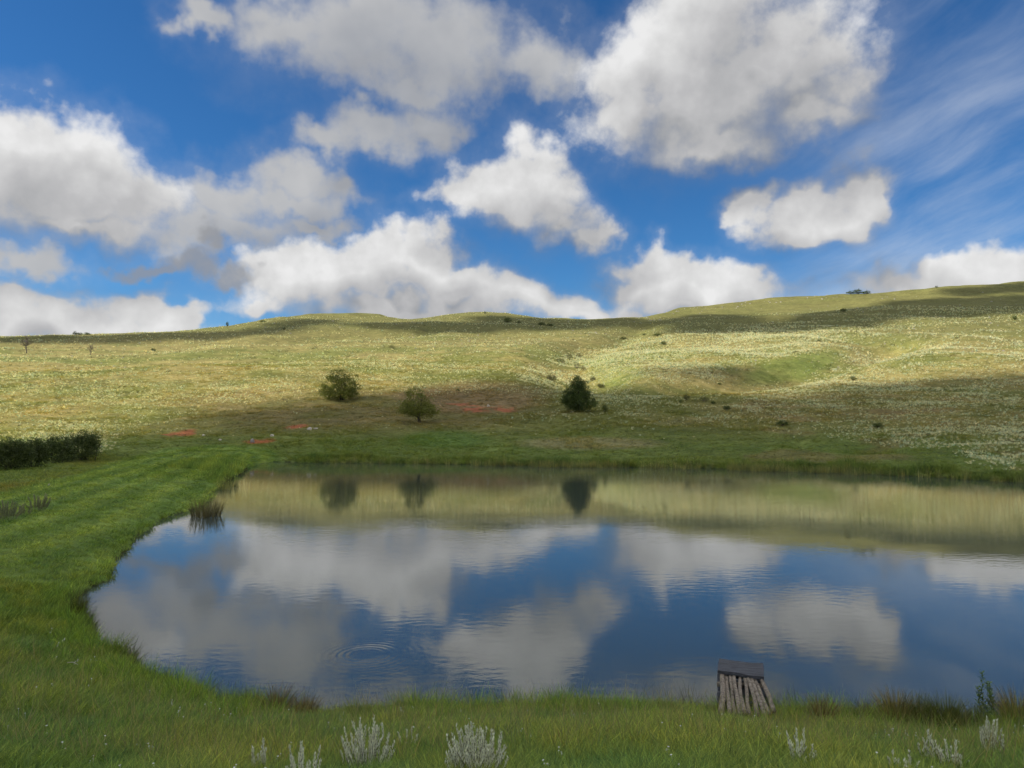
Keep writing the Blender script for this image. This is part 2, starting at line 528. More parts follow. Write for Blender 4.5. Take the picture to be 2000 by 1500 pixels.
def zones(x, y, z, d):
    """what grows or lies on each spot of ground: colour"""
    px, py = project(x, y, z)
    r = np.hypot(x, y)
    n1, n2 = fbm(x / 40, y / 40, 4, 21), fbm(x / 7, y / 7, 3, 22)
    def lay(c, col, m):
        m = np.clip(m, 0, 1)[:, None]
        return c * (1 - m) + np.asarray(col) * m
    c = GREEN[None] + (DRY - GREEN)[None] * smooth(0.34, 0.62, 0.65 * n1 + 0.35 * n2)[:, None]
    front = y > 0
    rag = (fbm(x / 2.5, y / 2.5, 3, 23) - 0.5)
    c = lay(c, BROWN, 0.75 * ellipse(px, py, 930, 775, 150, 34) * front + 0.5 * ellipse(px, py, 700, 800, 380, 44) * front * (0.4 + n2))
    c = lay(c, LUSH, 0.85 * smooth(820, 875, py + 40 * (n2 - 0.5)) * (r > 50) * (d > 0))
    c = lay(c, LUSH, 0.55 * ellipse(px, py, 1550, 718, 110, 26, -0.25) * front)
    c = lay(c, LUSH * 1.15, 0.4 * ellipse(px, py, 1200, 725, 60, 30) * front)
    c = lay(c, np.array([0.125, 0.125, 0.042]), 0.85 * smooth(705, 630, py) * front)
    c = lay(c, BROWN, 0.5 * smooth(0.55, 0.7, n2) * smooth(760, 800, py) * (px > 1450) * front * (r > 50))
    c = lay(c, [0.27, 0.235, 0.115], 0.75 * ellipse(px, py, 1150, 866, 150, 13) * front * (d > 0) * smooth(0.4, 0.6, n2 + 0.1))
    c = lay(c, LUSH * [0.8, 0.95, 0.9], 0.8 * ellipse(px, py, 870, 858, 90, 18) * front * (d > 0))
    # the dam, its track and the strip behind it
    left = smooth(2, 0, d - 9) * (r < 100)
    lawn = (r < 20) | ((x < -8) & (r < 100))
    dc = path_distance(x, y, DAM)
    m = lawn * (1 - smooth(7.0, 9.0, dc - 0.8 * (n2 - 0.5))) * (y > 10)
    c = lay(c, LAWN * 0.95, np.maximum(m, (r < 20)) * (d > -2))
    c = lay(c, LAWN * [1.30, 1.18, 1.1], 0.8 * m * smooth(0.1, 0.9, np.cos(dc * 2 * math.pi / 2.1)) * (y > 22))
    c = lay(c, LAWN * [0.62, 0.72, 0.7], 0.6 * m * smooth(0.3, 0.95, -np.cos(dc * 2 * math.pi / 2.1)) * (y > 22))
    c = lay(c, [0.20, 0.165, 0.030], 0.8 * ellipse(px, py, 40, 975, 160, 45, -0.4) * (1 - m))
    c = lay(c, LUSH * 1.1, 0.8 * ellipse(px, py, 60, 925, 220, 22) * (1 - m))
    # bare red earth
    for e in [(350, 848, 31, 7, -0.14), (505, 861, 30, 5.5, -0.1), (578, 834, 22, 4, -0.1), (945, 799, 54, 5.5, 0.02), (905, 790, 30, 5, 0.1)]:
        q = ((px - e[0]) / e[2]) ** 2 + ((py - e[1] - e[4] * (px - e[0])) / e[3]) ** 2
        c = lay(c, SOIL, np.clip((1.0 - q) * 1.5 + rag * 5.5, 0, 0.9) * front * (r > 60) * (q < 2))
    # mud at the water's edge and on the bottom
    c = lay(c, [0.035, 0.032, 0.018], (d < 0.12).astype(float) * 0.9)
    return c

# ------------------------------------------------------------------ mesh helpers
def mesh_object(name, verts, faces, material=None, parent=None, smooth_shade=False, sizes=None):
    """faces: (n,k) array or list"""
    me = bpy.data.meshes.new(name)
    verts = np.asarray(verts, np.float32)
    if isinstance(faces, np.ndarray):
        n, k = faces.shape
        me.vertices.add(len(verts))
        me.vertices.foreach_set('co', verts.ravel())
        me.loops.add(n * k)
        me.loops.foreach_set('vertex_index', faces.astype(np.int32).ravel())
        me.polygons.add(n)
        me.polygons.foreach_set('loop_start', np.arange(0, n * k, k, dtype=np.int32))
        me.update(calc_edges=True)
        me.validate()
    else:
        me.from_pydata([tuple(map(float, v)) for v in verts], [], faces)
    if smooth_shade:
        me.polygons.foreach_set('use_smooth', np.ones(len(me.polygons), bool))
    if material:
        me.materials.append(material)
    o = bpy.data.objects.new(name, me)
    scene.collection.objects.link(o)
    if parent:
        o.parent = parent
    return o

def empty(name, loc, label, category, group=None, rz=0.0, scale=1.0):
    o = bpy.data.objects.new(name, None)
    o.empty_display_size = 0.2
    o.location = loc
    o.rotation_euler = (0, 0, rz)
    o.scale = (scale,) * 3 if np.isscalar(scale) else scale
    scene.collection.objects.link(o)
    o['label'], o['category'] = label, category
    if group:
        o['group'] = group
    return o

def copy_tree(src, parent=None):
    c = src.copy()
    scene.collection.objects.link(c)
    c.parent = parent
    for ch in src.children:
        copy_tree(ch, c)
    return c

def new_material(name):
    m = bpy.data.materials.new(name)
    m.use_nodes = True
    m.node_tree.nodes.clear()
    n = Nodes(m.node_tree)
    out = n.add('ShaderNodeOutputMaterial')
    return m, n, out

def principled(n, out, color, rough=0.8, spec=0.3, bump=None, bump_d=0.02, bump_s=0.6):
    p = n.add('ShaderNodeBsdfPrincipled')
    n.put(p.inputs['Base Color'], color if isinstance(color, bpy.types.NodeSocket) else (*color, 1))
    n.put(p.inputs['Roughness'], rough)
    p.inputs['Specular IOR Level'].default_value = spec
    if bump is not None:
        b = n.add('ShaderNodeBump')
        b.inputs['Distance'].default_value = bump_d
        b.inputs['Strength'].default_value = bump_s
        n.put(b.inputs['Height'], bump)
        n.t.links.new(b.outputs[0], p.inputs['Normal'])
    n.t.links.new(p.outputs[0], out.inputs[0])
    return p

def attribute(n, name, typ='GEOMETRY', out='Color'):
    a = n.add('ShaderNodeAttribute', attribute_name=name, attribute_type=typ)
    return a.outputs[out]

def leaf_material(name, color, spread=0.35, translucent=0.35, warm=(1.25, 1.1, 0.8), instanced=False):
    """foliage: varies leaf by leaf, lets some light through"""
    m, n, out = new_material(name)
    if instanced:
        base = attribute(n, 'tint', 'INSTANCER')
        tip = attribute(n, 'tip', 'GEOMETRY', 'Fac')
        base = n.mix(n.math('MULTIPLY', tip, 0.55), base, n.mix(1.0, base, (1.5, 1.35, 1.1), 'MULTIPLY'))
        tone = attribute(n, 'tone', 'GEOMETRY', 'Fac')
        base = n.mix(1.0, base, n.mix(n.math('POWER', tone, 1.6), (0.50, 0.58, 0.56), (2.05, 1.80, 1.45)), 'MULTIPLY')
    else:
        base = n.mix(attribute(n, 'shade', 'GEOMETRY', 'Fac'), tuple(c * (1 - spread) for c in color), tuple(c * (1 + spread) * w for c, w in zip(color, warm)))
    d, t, g = n.add('ShaderNodeBsdfDiffuse'), n.add('ShaderNodeBsdfTranslucent'), n.add('ShaderNodeBsdfGlossy')
    n.put(d.inputs[0], base)
    n.put(t.inputs[0], n.mix(1.0, base, (1.15, 1.2, 0.6), 'MULTIPLY'))
    g.inputs['Roughness'].default_value = 0.45
    mx, mg = n.add('ShaderNodeMixShader'), n.add('ShaderNodeMixShader')
    mx.inputs[0].default_value = translucent
    n.t.links.new(d.outputs[0], mx.inputs[1])
    n.t.links.new(t.outputs[0], mx.inputs[2])
    mg.inputs[0].default_value = 0.025
    n.t.links.new(mx.outputs[0], mg.inputs[1])
    n.t.links.new(g.outputs[0], mg.inputs[2])
    n.t.links.new(mg.outputs[0], out.inputs[0])
    return m

# ------------------------------------------------------------------ the ground sheet
phis = np.concatenate([np.radians(np.arange(-180, -44, 3.0)), np.radians(np.arange(-44, 44.01, 0.19)), np.radians(np.arange(47, 180, 3.0))])
radii = np.concatenate([np.geomspace(1.2, 6.0, 14)[:-1], np.geomspace(6.0, 1100.0, 620), np.geomspace(1150.0, 6000.0, 14)])
PH, RR = np.meshgrid(phis, radii)
gx, gy = (RR * np.sin(PH)).ravel(), (RR * np.cos(PH)).ravel()
gz, gd = height_exact(gx, gy)
nc, nr = len(phis), len(radii)
GRID.update(phi=phis, lr=np.log(radii), z=gz.reshape(nr, nc), d=gd.reshape(nr, nc))
ii, jj = np.meshgrid(np.arange(nr - 1), np.arange(nc))
a = ii * nc + jj
b = ii * nc + (jj + 1) % nc
quads = np.stack([a.ravel(), b.ravel(), (b + nc).ravel(), (a + nc).ravel()], 1)[:, ::-1]
gv = np.column_stack([gx, gy, gz])

mat_ground, n, out = new_material('grassland')
pos = n.add('ShaderNodeNewGeometry').outputs['Position']
zone = attribute(n, 'zone')
f1, f2, f3 = n.noise(pos, 2.3, 5, 0.65), n.noise(pos, 0.32, 4, 0.6), n.noise(pos, 11.0, 3, 0.6)
v = n.math('MULTIPLY', n.maprange(f1, 0.3, 0.72, 0.62, 1.36, False), n.math('MULTIPLY', n.maprange(f2, 0.3, 0.7, 0.70, 1.34, False), n.maprange(n.noise(pos, 0.07, 3, 0.6), 0.3, 0.7, 0.82, 1.2, False)))
cc = n.mix(1.0, zone, n.mix(f2, (0.94, 1.05, 0.9), (1.08, 0.97, 1.05)), 'MULTIPLY')
gcol = n.vmath('SCALE', cc, scale=v)
principled(n, out, gcol, 0.95, 0.1, n.math('ADD', f1, n.math('MULTIPLY', f3, 0.3)), 0.35, 0.9)
ground = mesh_object('ground', gv, quads, mat_ground, smooth_shade=True)
ground['kind'] = 'structure'
zc = np.ones((len(gv), 4), np.float32)
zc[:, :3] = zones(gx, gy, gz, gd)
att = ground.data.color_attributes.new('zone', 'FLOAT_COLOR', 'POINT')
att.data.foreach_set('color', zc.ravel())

# ------------------------------------------------------------------ the pond
mat_water, n, out = new_material('pond_water')
pos = n.add('ShaderNodeNewGeometry').outputs['Position']
wv = n.vmath('MULTIPLY', pos, (0.85, 1.7, 1))
w1 = n.noise(wv, 2.6, 3, 0.55, 0.3)
w2 = n.noise(n.vmath('MULTIPLY', pos, (0.5, 1.0, 1)), 0.45, 2, 0.5)
gust = n.maprange(n.noise(n.vmath('MULTIPLY', pos, (0.05, 0.13, 1)), 1.0, 3, 0.5), 0.36, 0.66, 0.25, 1.0)
sepw = n.add('ShaderNodeSeparateXYZ')
n.t.links.new(pos, sepw.inputs[0])
far = n.maprange(sepw.outputs[1], 22.0, 60.0)
wave = n.math('ADD', n.math('MULTIPLY', n.math('MULTIPLY', w1, gust), n.maprange(far, 0, 1, 0.0036, 0.0022)), n.math('MULTIPLY', w2, n.maprange(far, 0, 1, 0.0022, 0.0006)))
# rings spreading where a fish rose
rx, ry = on_plane(714, 1278)
dv = n.vmath('LENGTH', n.vmath('SUBTRACT', pos, (rx, ry, 0)))
ring = n.math('MULTIPLY', n.math('SINE', n.math('MULTIPLY', dv, 42.0)), n.maprange(dv, 0.15, 0.62, 0.0, 1.0))
ring = n.math('MULTIPLY', ring, n.math('POWER', 2.718, n.math('MULTIPLY', dv, -2.5)))
wave = n.math('ADD', wave, n.math('MULTIPLY', ring, 0.0034))
wp = principled(n, out, (0.050, 0.064, 0.052), n.maprange(far, 0, 1, 0.025, 0.05), 0.5, wave, 1.0, 1.0)
wp.inputs['IOR'].default_value = 1.62
wx = [-34, -20, -5, 20, 60, 100]
water = mesh_object('pond_water', [(-41, 11.4, 0), (60, 11.4, 0), (75, 40, 0), (60, 96, 0), (-41, 96, 0)], [(0, 1, 2, 3, 4)], mat_water)
water['kind'] = 'structure'

# ------------------------------------------------------------------ unseen clouds left of the frame, shaped to shade the land
mat_cloud, n, out = new_material('cloud')
d_, t_, m_ = n.add('ShaderNodeBsdfDiffuse'), n.add('ShaderNodeBsdfTranslucent'), n.add('ShaderNodeMixShader')
d_.inputs[0].default_value = t_.inputs[0].default_value = (0.9, 0.9, 0.9, 1)
m_.inputs[0].default_value = 0.35
n.t.links.new(d_.outputs[0], m_.inputs[1])
n.t.links.new(t_.outputs[0], m_.inputs[2])
n.t.links.new(m_.outputs[0], out.inputs[0])

def in_polygon(x, y, pts):
    inside = np.zeros(np.shape(x), bool)
    for i in range(len(pts)):
        ax, ay = pts[i]
        bx, by = pts[(i + 1) % len(pts)]
        inside ^= ((ay > y) != (by > y)) & (x < (bx - ax) * (y - ay) / (by - ay + 1e-12) + ax)
    return inside

def cloud(outline_px, cell, base, extra=()):
    """a cloud whose shade falls on the ground inside this outline"""
    g = [tuple(p) for p in hits(outline_px)] + list(extra)
    top = [(p[0] + TO_SUN[0] * (base - p[2]) / TO_SUN[2], p[1] + TO_SUN[1] * (base - p[2]) / TO_SUN[2]) for p in g]
    xs, ys = [p[0] for p in top], [p[1] for p in top]
    nx, ny = int((max(xs) - min(xs)) / cell) + 5, int((max(ys) - min(ys)) / cell) + 5
    X = min(xs) - 2 * cell + np.arange(nx) * cell
    Y = min(ys) - 2 * cell + np.arange(ny) * cell
    XX, YY = np.meshgrid(X, Y, indexing='ij')
    wob = cell * 2.6
    wx = XX + (fbm(XX / 60, YY / 60, 4, 41) - 0.5) * wob
    wy = YY + (fbm(XX / 60, YY / 60, 4, 45) - 0.5) * wob
    ins = in_polygon(wx, wy, top)
    edge = path_distance(XX, YY, top + top[:1])
    thick = np.sqrt(np.maximum(edge, 0) + 1) * 6.0
    zt = base + thick * (0.6 + 0.9 * fbm(XX / 45, YY / 45, 4, 42)) + 2
    zb = base - thick * 0.25 * fbm(XX / 60, YY / 60, 3, 43) - 2
    ids = -np.ones((nx, ny), int)
    cells = ins[:-1, :-1] & ins[1:, :-1] & ins[1:, 1:] & ins[:-1, 1:]
    verts, faces = [], []
    use = np.zeros((nx, ny), bool)
    use[:-1, :-1] |= cells; use[1:, :-1] |= cells; use[1:, 1:] |= cells; use[:-1, 1:] |= cells
    ids[use] = np.arange(use.sum())
    m = int(use.sum())
    verts = np.concatenate([np.column_stack([XX[use], YY[use], zt[use]]), np.column_stack([XX[use], YY[use], zb[use]])])
    ci, cj = np.where(cells)
    q = np.column_stack([ids[ci, cj], ids[ci + 1, cj], ids[ci + 1, cj + 1], ids[ci, cj + 1]])
    faces = [q, q[:, ::-1] + m]
    pad = np.zeros((nx + 1, ny + 1), bool)
    pad[1:-1, 1:-1] = cells
    for (di, dj, k1, k2) in ((-1, 0, 3, 0), (1, 0, 1, 2), (0, -1, 0, 1), (0, 1, 2, 3)):
        open_ = ~pad[ci + 1 + di, cj + 1 + dj]
        e = q[open_]
        faces.append(np.column_stack([e[:, k2], e[:, k1], e[:, k1] + m, e[:, k2] + m]))
    o = mesh_object('cloud', verts, np.concatenate(faces), mat_cloud, smooth_shade=True)
    o['kind'] = 'structure'
    return o

BASE = 1250.0
# the wide one over the pond and the near slopes
cloud([(-500, 905), (0, 872), (150, 850), (330, 815), (430, 797), (560, 779), (640, 770), (760, 761), (850, 753), (950, 748), (1060, 748), (1130, 758), (1230, 768),
       (1330, 790), (1400, 802), (1470, 780), (1560, 757), (1700, 743), (1850, 737), (2000, 733), (2500, 722)], 9.0, BASE,
      [(500, 150, 10), (420, -200, 0), (-350, -220, 0), (-420, 60, 3)])
cloud([(1265, 628), (1330, 614), (1420, 617), (1480, 628), (1450, 643), (1350, 655), (1280, 653)], 9.0, BASE)
cloud([(1435, 640), (1560, 613), (1700, 593), (1850, 583), (2000, 576), (2300, 571), (2300, 612), (2000, 612), (1850, 620), (1740, 626), (1600, 645), (1500, 654)], 11.0, BASE)
cloud([(1820, 568), (1930, 556), (2000, 549), (2300, 540), (2300, 570), (2000, 572), (1880, 582)], 11.0, BASE)
cloud([(900, 616), (1000, 619), (1100, 624), (1245, 620), (1240, 636), (1120, 644), (1010, 645), (920, 638)], 11.0, BASE)
cloud([(660, 630), (800, 628), (930, 632), (985, 644), (900, 652), (780, 648), (690, 640)], 11.0, BASE)
cloud([(-300, 664), (0, 658), (200, 655), (400, 648), (520, 636), (600, 622), (640, 626), (560, 644), (470, 655), (330, 664), (150, 673), (-300, 684)], 11.0, BASE)
cloud([(1240, 743), (1300, 722), (1370, 712), (1425, 716), (1440, 728), (1420, 744), (1330, 750)], 6.0, BASE)  # added small cloud, cut to darken the hummock by the gully
cloud([(1450, 741), (1520, 712), (1600, 698), (1660, 692), (1650, 700), (1570, 726), (1500, 745)], 6.0, BASE)  # added small cloud, cut to darken the green gully side

# ================================================================== grass
def store(me, name, data, typ='FLOAT', domain='POINT'):
    a = me.attributes.new(name, typ, domain)
    a.data.foreach_set('vector' if typ == 'FLOAT_VECTOR' else ('color' if typ == 'FLOAT_COLOR' else 'value'), np.asarray(data).ravel())

def tuft(name, blades, radius, h0, h1, width, bend, material, seed, segs=3, splay=0.35):
    """a tuft of curved blades (one mesh, reused)"""
    r = np.random.default_rng(seed)
    V, Fc, T, B = [], [], [], []
    for _ in range(blades):
        a, rad = r.uniform(0, 2 * math.pi), radius * math.sqrt(r.random())
        bx, by = rad * math.cos(a), rad * math.sin(a)
        h = r.uniform(h0, h1)
        la = a + r.normal(0, 0.9)
        lx, ly = math.cos(la), math.sin(la)
        tw = r.uniform(0, math.pi)
        sx, sy = math.cos(tw), math.sin(tw)
        bd = bend * r.uniform(0.3, 1.3)
        i0 = len(V)
        tone = r.random()
        for k in range(segs + 1):
            t = k / segs
            off = splay * t * h + bd * t * t * h
            w = width * (1 - t ** 1.6) * 0.5 * r.uniform(0.8, 1.2)
            zz = h * t * (1 - 0.28 * bd * t)
            cx, cy = bx + lx * off, by + ly * off
            if k < segs:
                V += [(cx - sx * w, cy - sy * w, zz), (cx + sx * w, cy + sy * w, zz)]
                T += [t, t]
                B += [tone, tone]
            else:
                V.append((cx, cy, zz))
                T.append(1.0)
                B.append(tone)
        for k in range(segs - 1):
            Fc.append((i0 + 2 * k, i0 + 2 * k + 1, i0 + 2 * k + 3, i0 + 2 * k + 2))
        k = segs - 1
        Fc.append((i0 + 2 * k, i0 + 2 * k + 1, i0 + 2 * k + 2))
    me = bpy.data.meshes.new(name)
    me.from_pydata(V, [], Fc)
    store(me, 'tip', np.array(T, np.float32))
    store(me, 'tone', np.array(B, np.float32))
    me.materials.append(material)
    return bpy.data.objects.new(name, me)

def pool(name, objs):
    c = bpy.data.collections.new(name)
    for o in objs:
        c.objects.link(o)
    return c

def scatter(name, pts, rot, scale, tint, coll, n_kinds, material, pick=None):
    """one object: many tufts standing on these points"""
    me = bpy.data.meshes.new(name)
    me.vertices.add(len(pts))
    me.vertices.foreach_set('co', np.asarray(pts, np.float32).ravel())
    store(me, 'rot', np.asarray(rot, np.float32), 'FLOAT_VECTOR')
    store(me, 'size', np.asarray(scale, np.float32), 'FLOAT_VECTOR')
    t4 = np.ones((len(pts), 4), np.float32)
    t4[:, :3] = tint
    store(me, 'tint', t4, 'FLOAT_COLOR')
    if pick is None:
        pick = rng.integers(0, n_kinds, len(pts))
    store(me, 'pick', np.asarray(pick, np.int32), 'INT')
    me.materials.append(material)
    o = bpy.data.objects.new(name, me)
    scene.collection.objects.link(o)
    g = bpy.data.node_groups.new(name, 'GeometryNodeTree')
    g.interface.new_socket('Geometry', in_out='INPUT', socket_type='NodeSocketGeometry')
    g.interface.new_socket('Geometry', in_out='OUTPUT', socket_type='NodeSocketGeometry')
    gi, go = g.nodes.new('NodeGroupInput'), g.nodes.new('NodeGroupOutput')
    ci = g.nodes.new('GeometryNodeCollectionInfo')
    ci.inputs['Collection'].default_value = coll
    ci.inputs['Separate Children'].default_value = True
    ci.inputs['Reset Children'].default_value = True
    ip = g.nodes.new('GeometryNodeInstanceOnPoints')
    ip.inputs['Pick Instance'].default_value = True
    def named(nm, typ):
        a = g.nodes.new('GeometryNodeInputNamedAttribute')
        a.data_type = typ
        a.inputs['Name'].default_value = nm
        return a.outputs['Attribute']
    g.links.new(gi.outputs[0], ip.inputs['Points'])
    g.links.new(ci.outputs[0], ip.inputs['Instance'])
    g.links.new(named('pick', 'INT'), ip.inputs['Instance Index'])
    g.links.new(named('rot', 'FLOAT_VECTOR'), ip.inputs['Rotation'])
    g.links.new(named('size', 'FLOAT_VECTOR'), ip.inputs['Scale'])
    g.links.new(ip.outputs[0], go.inputs[0])
    o.modifiers.new('scatter', 'NODES').node_group = g
    o['kind'] = 'stuff'
    return o

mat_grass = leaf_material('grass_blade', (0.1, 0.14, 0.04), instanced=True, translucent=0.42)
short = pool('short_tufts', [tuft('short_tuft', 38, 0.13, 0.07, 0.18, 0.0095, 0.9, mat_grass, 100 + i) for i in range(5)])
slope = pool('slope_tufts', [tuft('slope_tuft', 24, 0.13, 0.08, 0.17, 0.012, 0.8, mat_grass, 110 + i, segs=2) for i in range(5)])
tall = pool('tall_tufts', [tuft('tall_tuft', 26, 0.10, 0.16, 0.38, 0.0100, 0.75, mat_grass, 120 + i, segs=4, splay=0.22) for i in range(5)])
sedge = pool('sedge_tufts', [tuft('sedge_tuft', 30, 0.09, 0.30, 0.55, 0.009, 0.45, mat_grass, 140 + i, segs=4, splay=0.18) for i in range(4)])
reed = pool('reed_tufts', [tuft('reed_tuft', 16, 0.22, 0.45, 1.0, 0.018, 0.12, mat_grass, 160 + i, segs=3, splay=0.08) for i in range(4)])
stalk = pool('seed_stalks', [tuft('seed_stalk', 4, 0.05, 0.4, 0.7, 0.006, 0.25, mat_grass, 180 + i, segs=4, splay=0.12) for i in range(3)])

def polar_sample(count, r0, r1, half=0.72):
    ph = rng.uniform(-half, half, count)
    r = np.exp(rng.uniform(math.log(r0), math.log(r1), count))
    x, y = r * np.sin(ph), r * np.cos(ph)
    z, d = survey(x, y)
    return x, y, z, d, r

def plant(name, x, y, z, size_xy, size_z, coll, kinds, tint, lean=0.16):
    m = len(x)
    rot = np.column_stack([rng.normal(0, lean, m), rng.normal(0, lean, m), rng.uniform(0, 2 * math.pi, m)])
    return scatter(name, np.column_stack([x, y, z]), rot, np.column_stack([size_xy, size_xy, size_z]), tint, coll, kinds, mat_grass)

def vary(c, amount=0.22, seed=0):
    m = len(c)
    f = 1 + rng.normal(0, amount, m)[:, None] * np.array([1.0, 0.85, 0.9])
    warm = rng.normal(0, 0.10, m)[:, None] * np.array([1.0, 0.1, -0.6])
    return np.clip(c * np.clip(f + warm, 0.35, 2.0), 0.004, 0.6)

# lawn of the near bank and the dam
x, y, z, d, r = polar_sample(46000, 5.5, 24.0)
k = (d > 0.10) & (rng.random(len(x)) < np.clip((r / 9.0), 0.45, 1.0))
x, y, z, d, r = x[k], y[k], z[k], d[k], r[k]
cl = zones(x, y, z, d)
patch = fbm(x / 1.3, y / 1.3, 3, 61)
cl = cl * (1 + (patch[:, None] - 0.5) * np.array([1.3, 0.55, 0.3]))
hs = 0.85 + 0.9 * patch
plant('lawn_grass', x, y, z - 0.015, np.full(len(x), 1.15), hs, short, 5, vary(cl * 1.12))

# longer grass on the near bank, longest by the water
x, y, z, d, r = polar_sample(34000, 5.8, 24.0)
pr = np.where(d < 1.3, 0.95, np.where(x > -5.5, 0.55, 0.14)) * (fbm(x / 1.1, y / 1.1, 3, 62) > 0.42)
k = (d > 0.02) & (rng.random(len(x)) < pr) & ((r < 18) | (d < 1.0))
x, y, z, d, r = x[k], y[k], z[k], d[k], r[k]
cl = zones(x, y, z, d) * np.array([1.05, 1.15, 0.9])
plant('bank_grass', x, y, z - 0.02, np.full(len(x), 1.0), np.where(d < 0.8, 1.45, np.where(d < 1.5, 1.05, 0.60)) * rng.uniform(0.6, 1.25, len(x)), tall, 5, vary(np.maximum(cl, 0.02)))

# dry seed stalks here and there
x, y, z, d, r = polar_sample(5200, 6.0, 18.0)
k = (d > 0.05) & (d < 5)
plant('seed_stalks', x[k], y[k], z[k], np.ones(k.sum()), rng.uniform(0.5, 1.0, k.sum()), stalk, 3, vary(np.tile([[0.27, 0.25, 0.13]], (k.sum(), 1))))

# the dam and the ground behind it
x, y, z, d, r = polar_sample(42000, 20.0, 100.0)
k = (d > 0.1) & (x < -4) & ((y < 85) | (d < 14))
x, y, z, d, r = x[k], y[k], z[k], d[k], r[k]
cl = zones(x, y, z, d)
dc = path_distance(x, y, DAM)
rough = smooth(5.0, 9.0, dc)
edge = np.exp(-d / 0.5)
s = np.clip(r / 24.0, 1.0, 2.6)
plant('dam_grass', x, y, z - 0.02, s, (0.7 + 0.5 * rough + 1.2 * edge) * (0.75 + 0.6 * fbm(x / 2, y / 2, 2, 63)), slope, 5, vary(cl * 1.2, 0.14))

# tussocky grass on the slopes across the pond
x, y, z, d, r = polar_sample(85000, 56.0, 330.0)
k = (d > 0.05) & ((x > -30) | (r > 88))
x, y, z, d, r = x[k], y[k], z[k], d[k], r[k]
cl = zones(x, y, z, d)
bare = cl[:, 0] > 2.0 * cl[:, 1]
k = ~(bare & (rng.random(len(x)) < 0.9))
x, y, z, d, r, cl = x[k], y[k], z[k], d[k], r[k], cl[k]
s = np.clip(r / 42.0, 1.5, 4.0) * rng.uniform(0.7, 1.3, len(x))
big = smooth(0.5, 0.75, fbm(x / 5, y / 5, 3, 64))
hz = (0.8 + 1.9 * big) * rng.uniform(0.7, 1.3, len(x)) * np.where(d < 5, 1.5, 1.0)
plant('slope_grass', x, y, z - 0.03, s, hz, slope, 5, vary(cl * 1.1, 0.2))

# rank growth along the far shore
x, y, z, d, r = polar_sample(60000, 52.0, 92.0)
ppx, _ = project(x, y, z)
k = (d > -0.2) & (d < 3.2) & (ppx > 560 + 60 * rng.random(len(x))) & (rng.random(len(x)) < 0.8)
x, y, z, d, r = x[k], y[k], z[k], d[k], r[k]
px, py = project(x, y, z)
cl = np.tile(LUSH[None] * 1.05, (len(x), 1)) + (fbm(x / 5, y / 5, 2, 65)[:, None] - 0.5) * np.array([0.14, 0.11, 0.02])
plant('shore_sedge', x, y, np.maximum(z, -0.1), np.full(len(x), 1.9), rng.uniform(0.6, 1.3, len(x)) * (0.45 + 1.5 * smooth(0.3, 0.75, fbm(x / 2.2, y / 2.2, 2, 66))), sedge, 4, vary(np.maximum(cl, 0.01), 0.3))
# reeds standing in the water in front of it
x, y, z, d, r = polar_sample(90000, 54.0, 90.0)
px, py = project(x, y, z)
k = (d > -2.2) & (d < 0.3) & (px > 930) & (px < 1680) & (rng.random(len(x)) < 0.75 * smooth(0.38, 0.6, fbm(x / 4, y / 1.5, 3, 67)))
k |= (d > -0.9) & (d < 0.3) & (x > -20) & (rng.random(len(x)) < 0.2)
plant('reeds', x[k], y[k], np.maximum(z[k], -0.25), np.full(k.sum(), 1.0), rng.uniform(0.6, 1.25, k.sum()), reed, 4, vary(np.tile([[0.20, 0.21, 0.085]], (k.sum(), 1)), 0.35), 0.08)

# ------------------------------------------------------------------ silver everlastings all over the hillside
mat_silver = leaf_material('silver_leaf', (0.42, 0.42, 0.33), spread=0.18, translucent=0.15, warm=(1.05, 1.03, 0.95))
def silver_tuft(name, seed):
    o = tuft(name, 16, 0.10, 0.16, 0.40, 0.055, 0.25, mat_grass, seed, segs=2, splay=0.5)
    return o
silver = pool('silver_tufts', [silver_tuft('silver_tuft', 200 + i) for i in range(5)])
x, y, z, d, r = polar_sample(420000, 75.0, 760.0)
px, py = project(x, y, z)
n1 = fbm(x / 30, y / 12, 4, 71)
n2 = fbm(x / 5, y / 5, 3, 72)
den = 0.10 * smooth(862, 800, py) + 0.0 * px
for (cx, cy, rx, ry, lean, v) in [(100, 770, 300, 45, 0, 0.35), (350, 795, 320, 28, -0.16, 0.45), (700, 730, 260, 40, 0, 0.26), (1140, 735, 130, 24, 0, 0.95), (1350, 690, 330, 42, -0.12, 0.9),
                                  (1340, 728, 120, 20, 0, 0.9), (1750, 700, 330, 55, 0, 0.45), (1830, 800, 330, 75, 0.05, 0.55), (1960, 855, 110, 60, 0, 0.95), (1560, 790, 200, 40, -0.1, 0.45),
                                  (1240, 800, 36, 14, 0, 0.9), (1850, 605, 220, 28, 0, 0.4), (1650, 640, 260, 30, -0.1, 0.35), (120, 860, 120, 26, 0, 0.5), (620, 830, 20, 6, 0, 0.2), (1020, 815, 60, 12, 0, 0.3), (1200, 775, 160, 22, 0.1, 0.4)]:
    den = np.maximum(den, v * ellipse(px, py, cx, cy, rx, ry, lean))
den *= 1 - 0.9 * ellipse(px, py, 720, 815, 400, 50) * (px < 1100)
den *= 1 - 0.9 * ellipse(px, py, 1550, 716, 110, 22, -0.25)
den *= 1 - ellipse(px, py, 945, 790, 120, 26)
den = den * (0.25 + 0.75 * smooth(0.36, 0.62, n1)) * (0.45 + 1.1 * smooth(0.35, 0.6, n2)) * (d > 6) * (px > -150) * (px < 2150)
k = rng.random(len(x)) < den * 0.95
x, y, z, d, r = x[k], y[k], z[k], d[k], r[k]
s = np.clip(r / 200.0, 0.72, 2.3) * rng.uniform(0.55, 1.25, len(x))
plant('silver_everlastings', x, y, z, s, s * 0.95, silver, 5, vary(np.tile([[0.50, 0.53, 0.47]], (len(x), 1)), 0.15), 0.2)
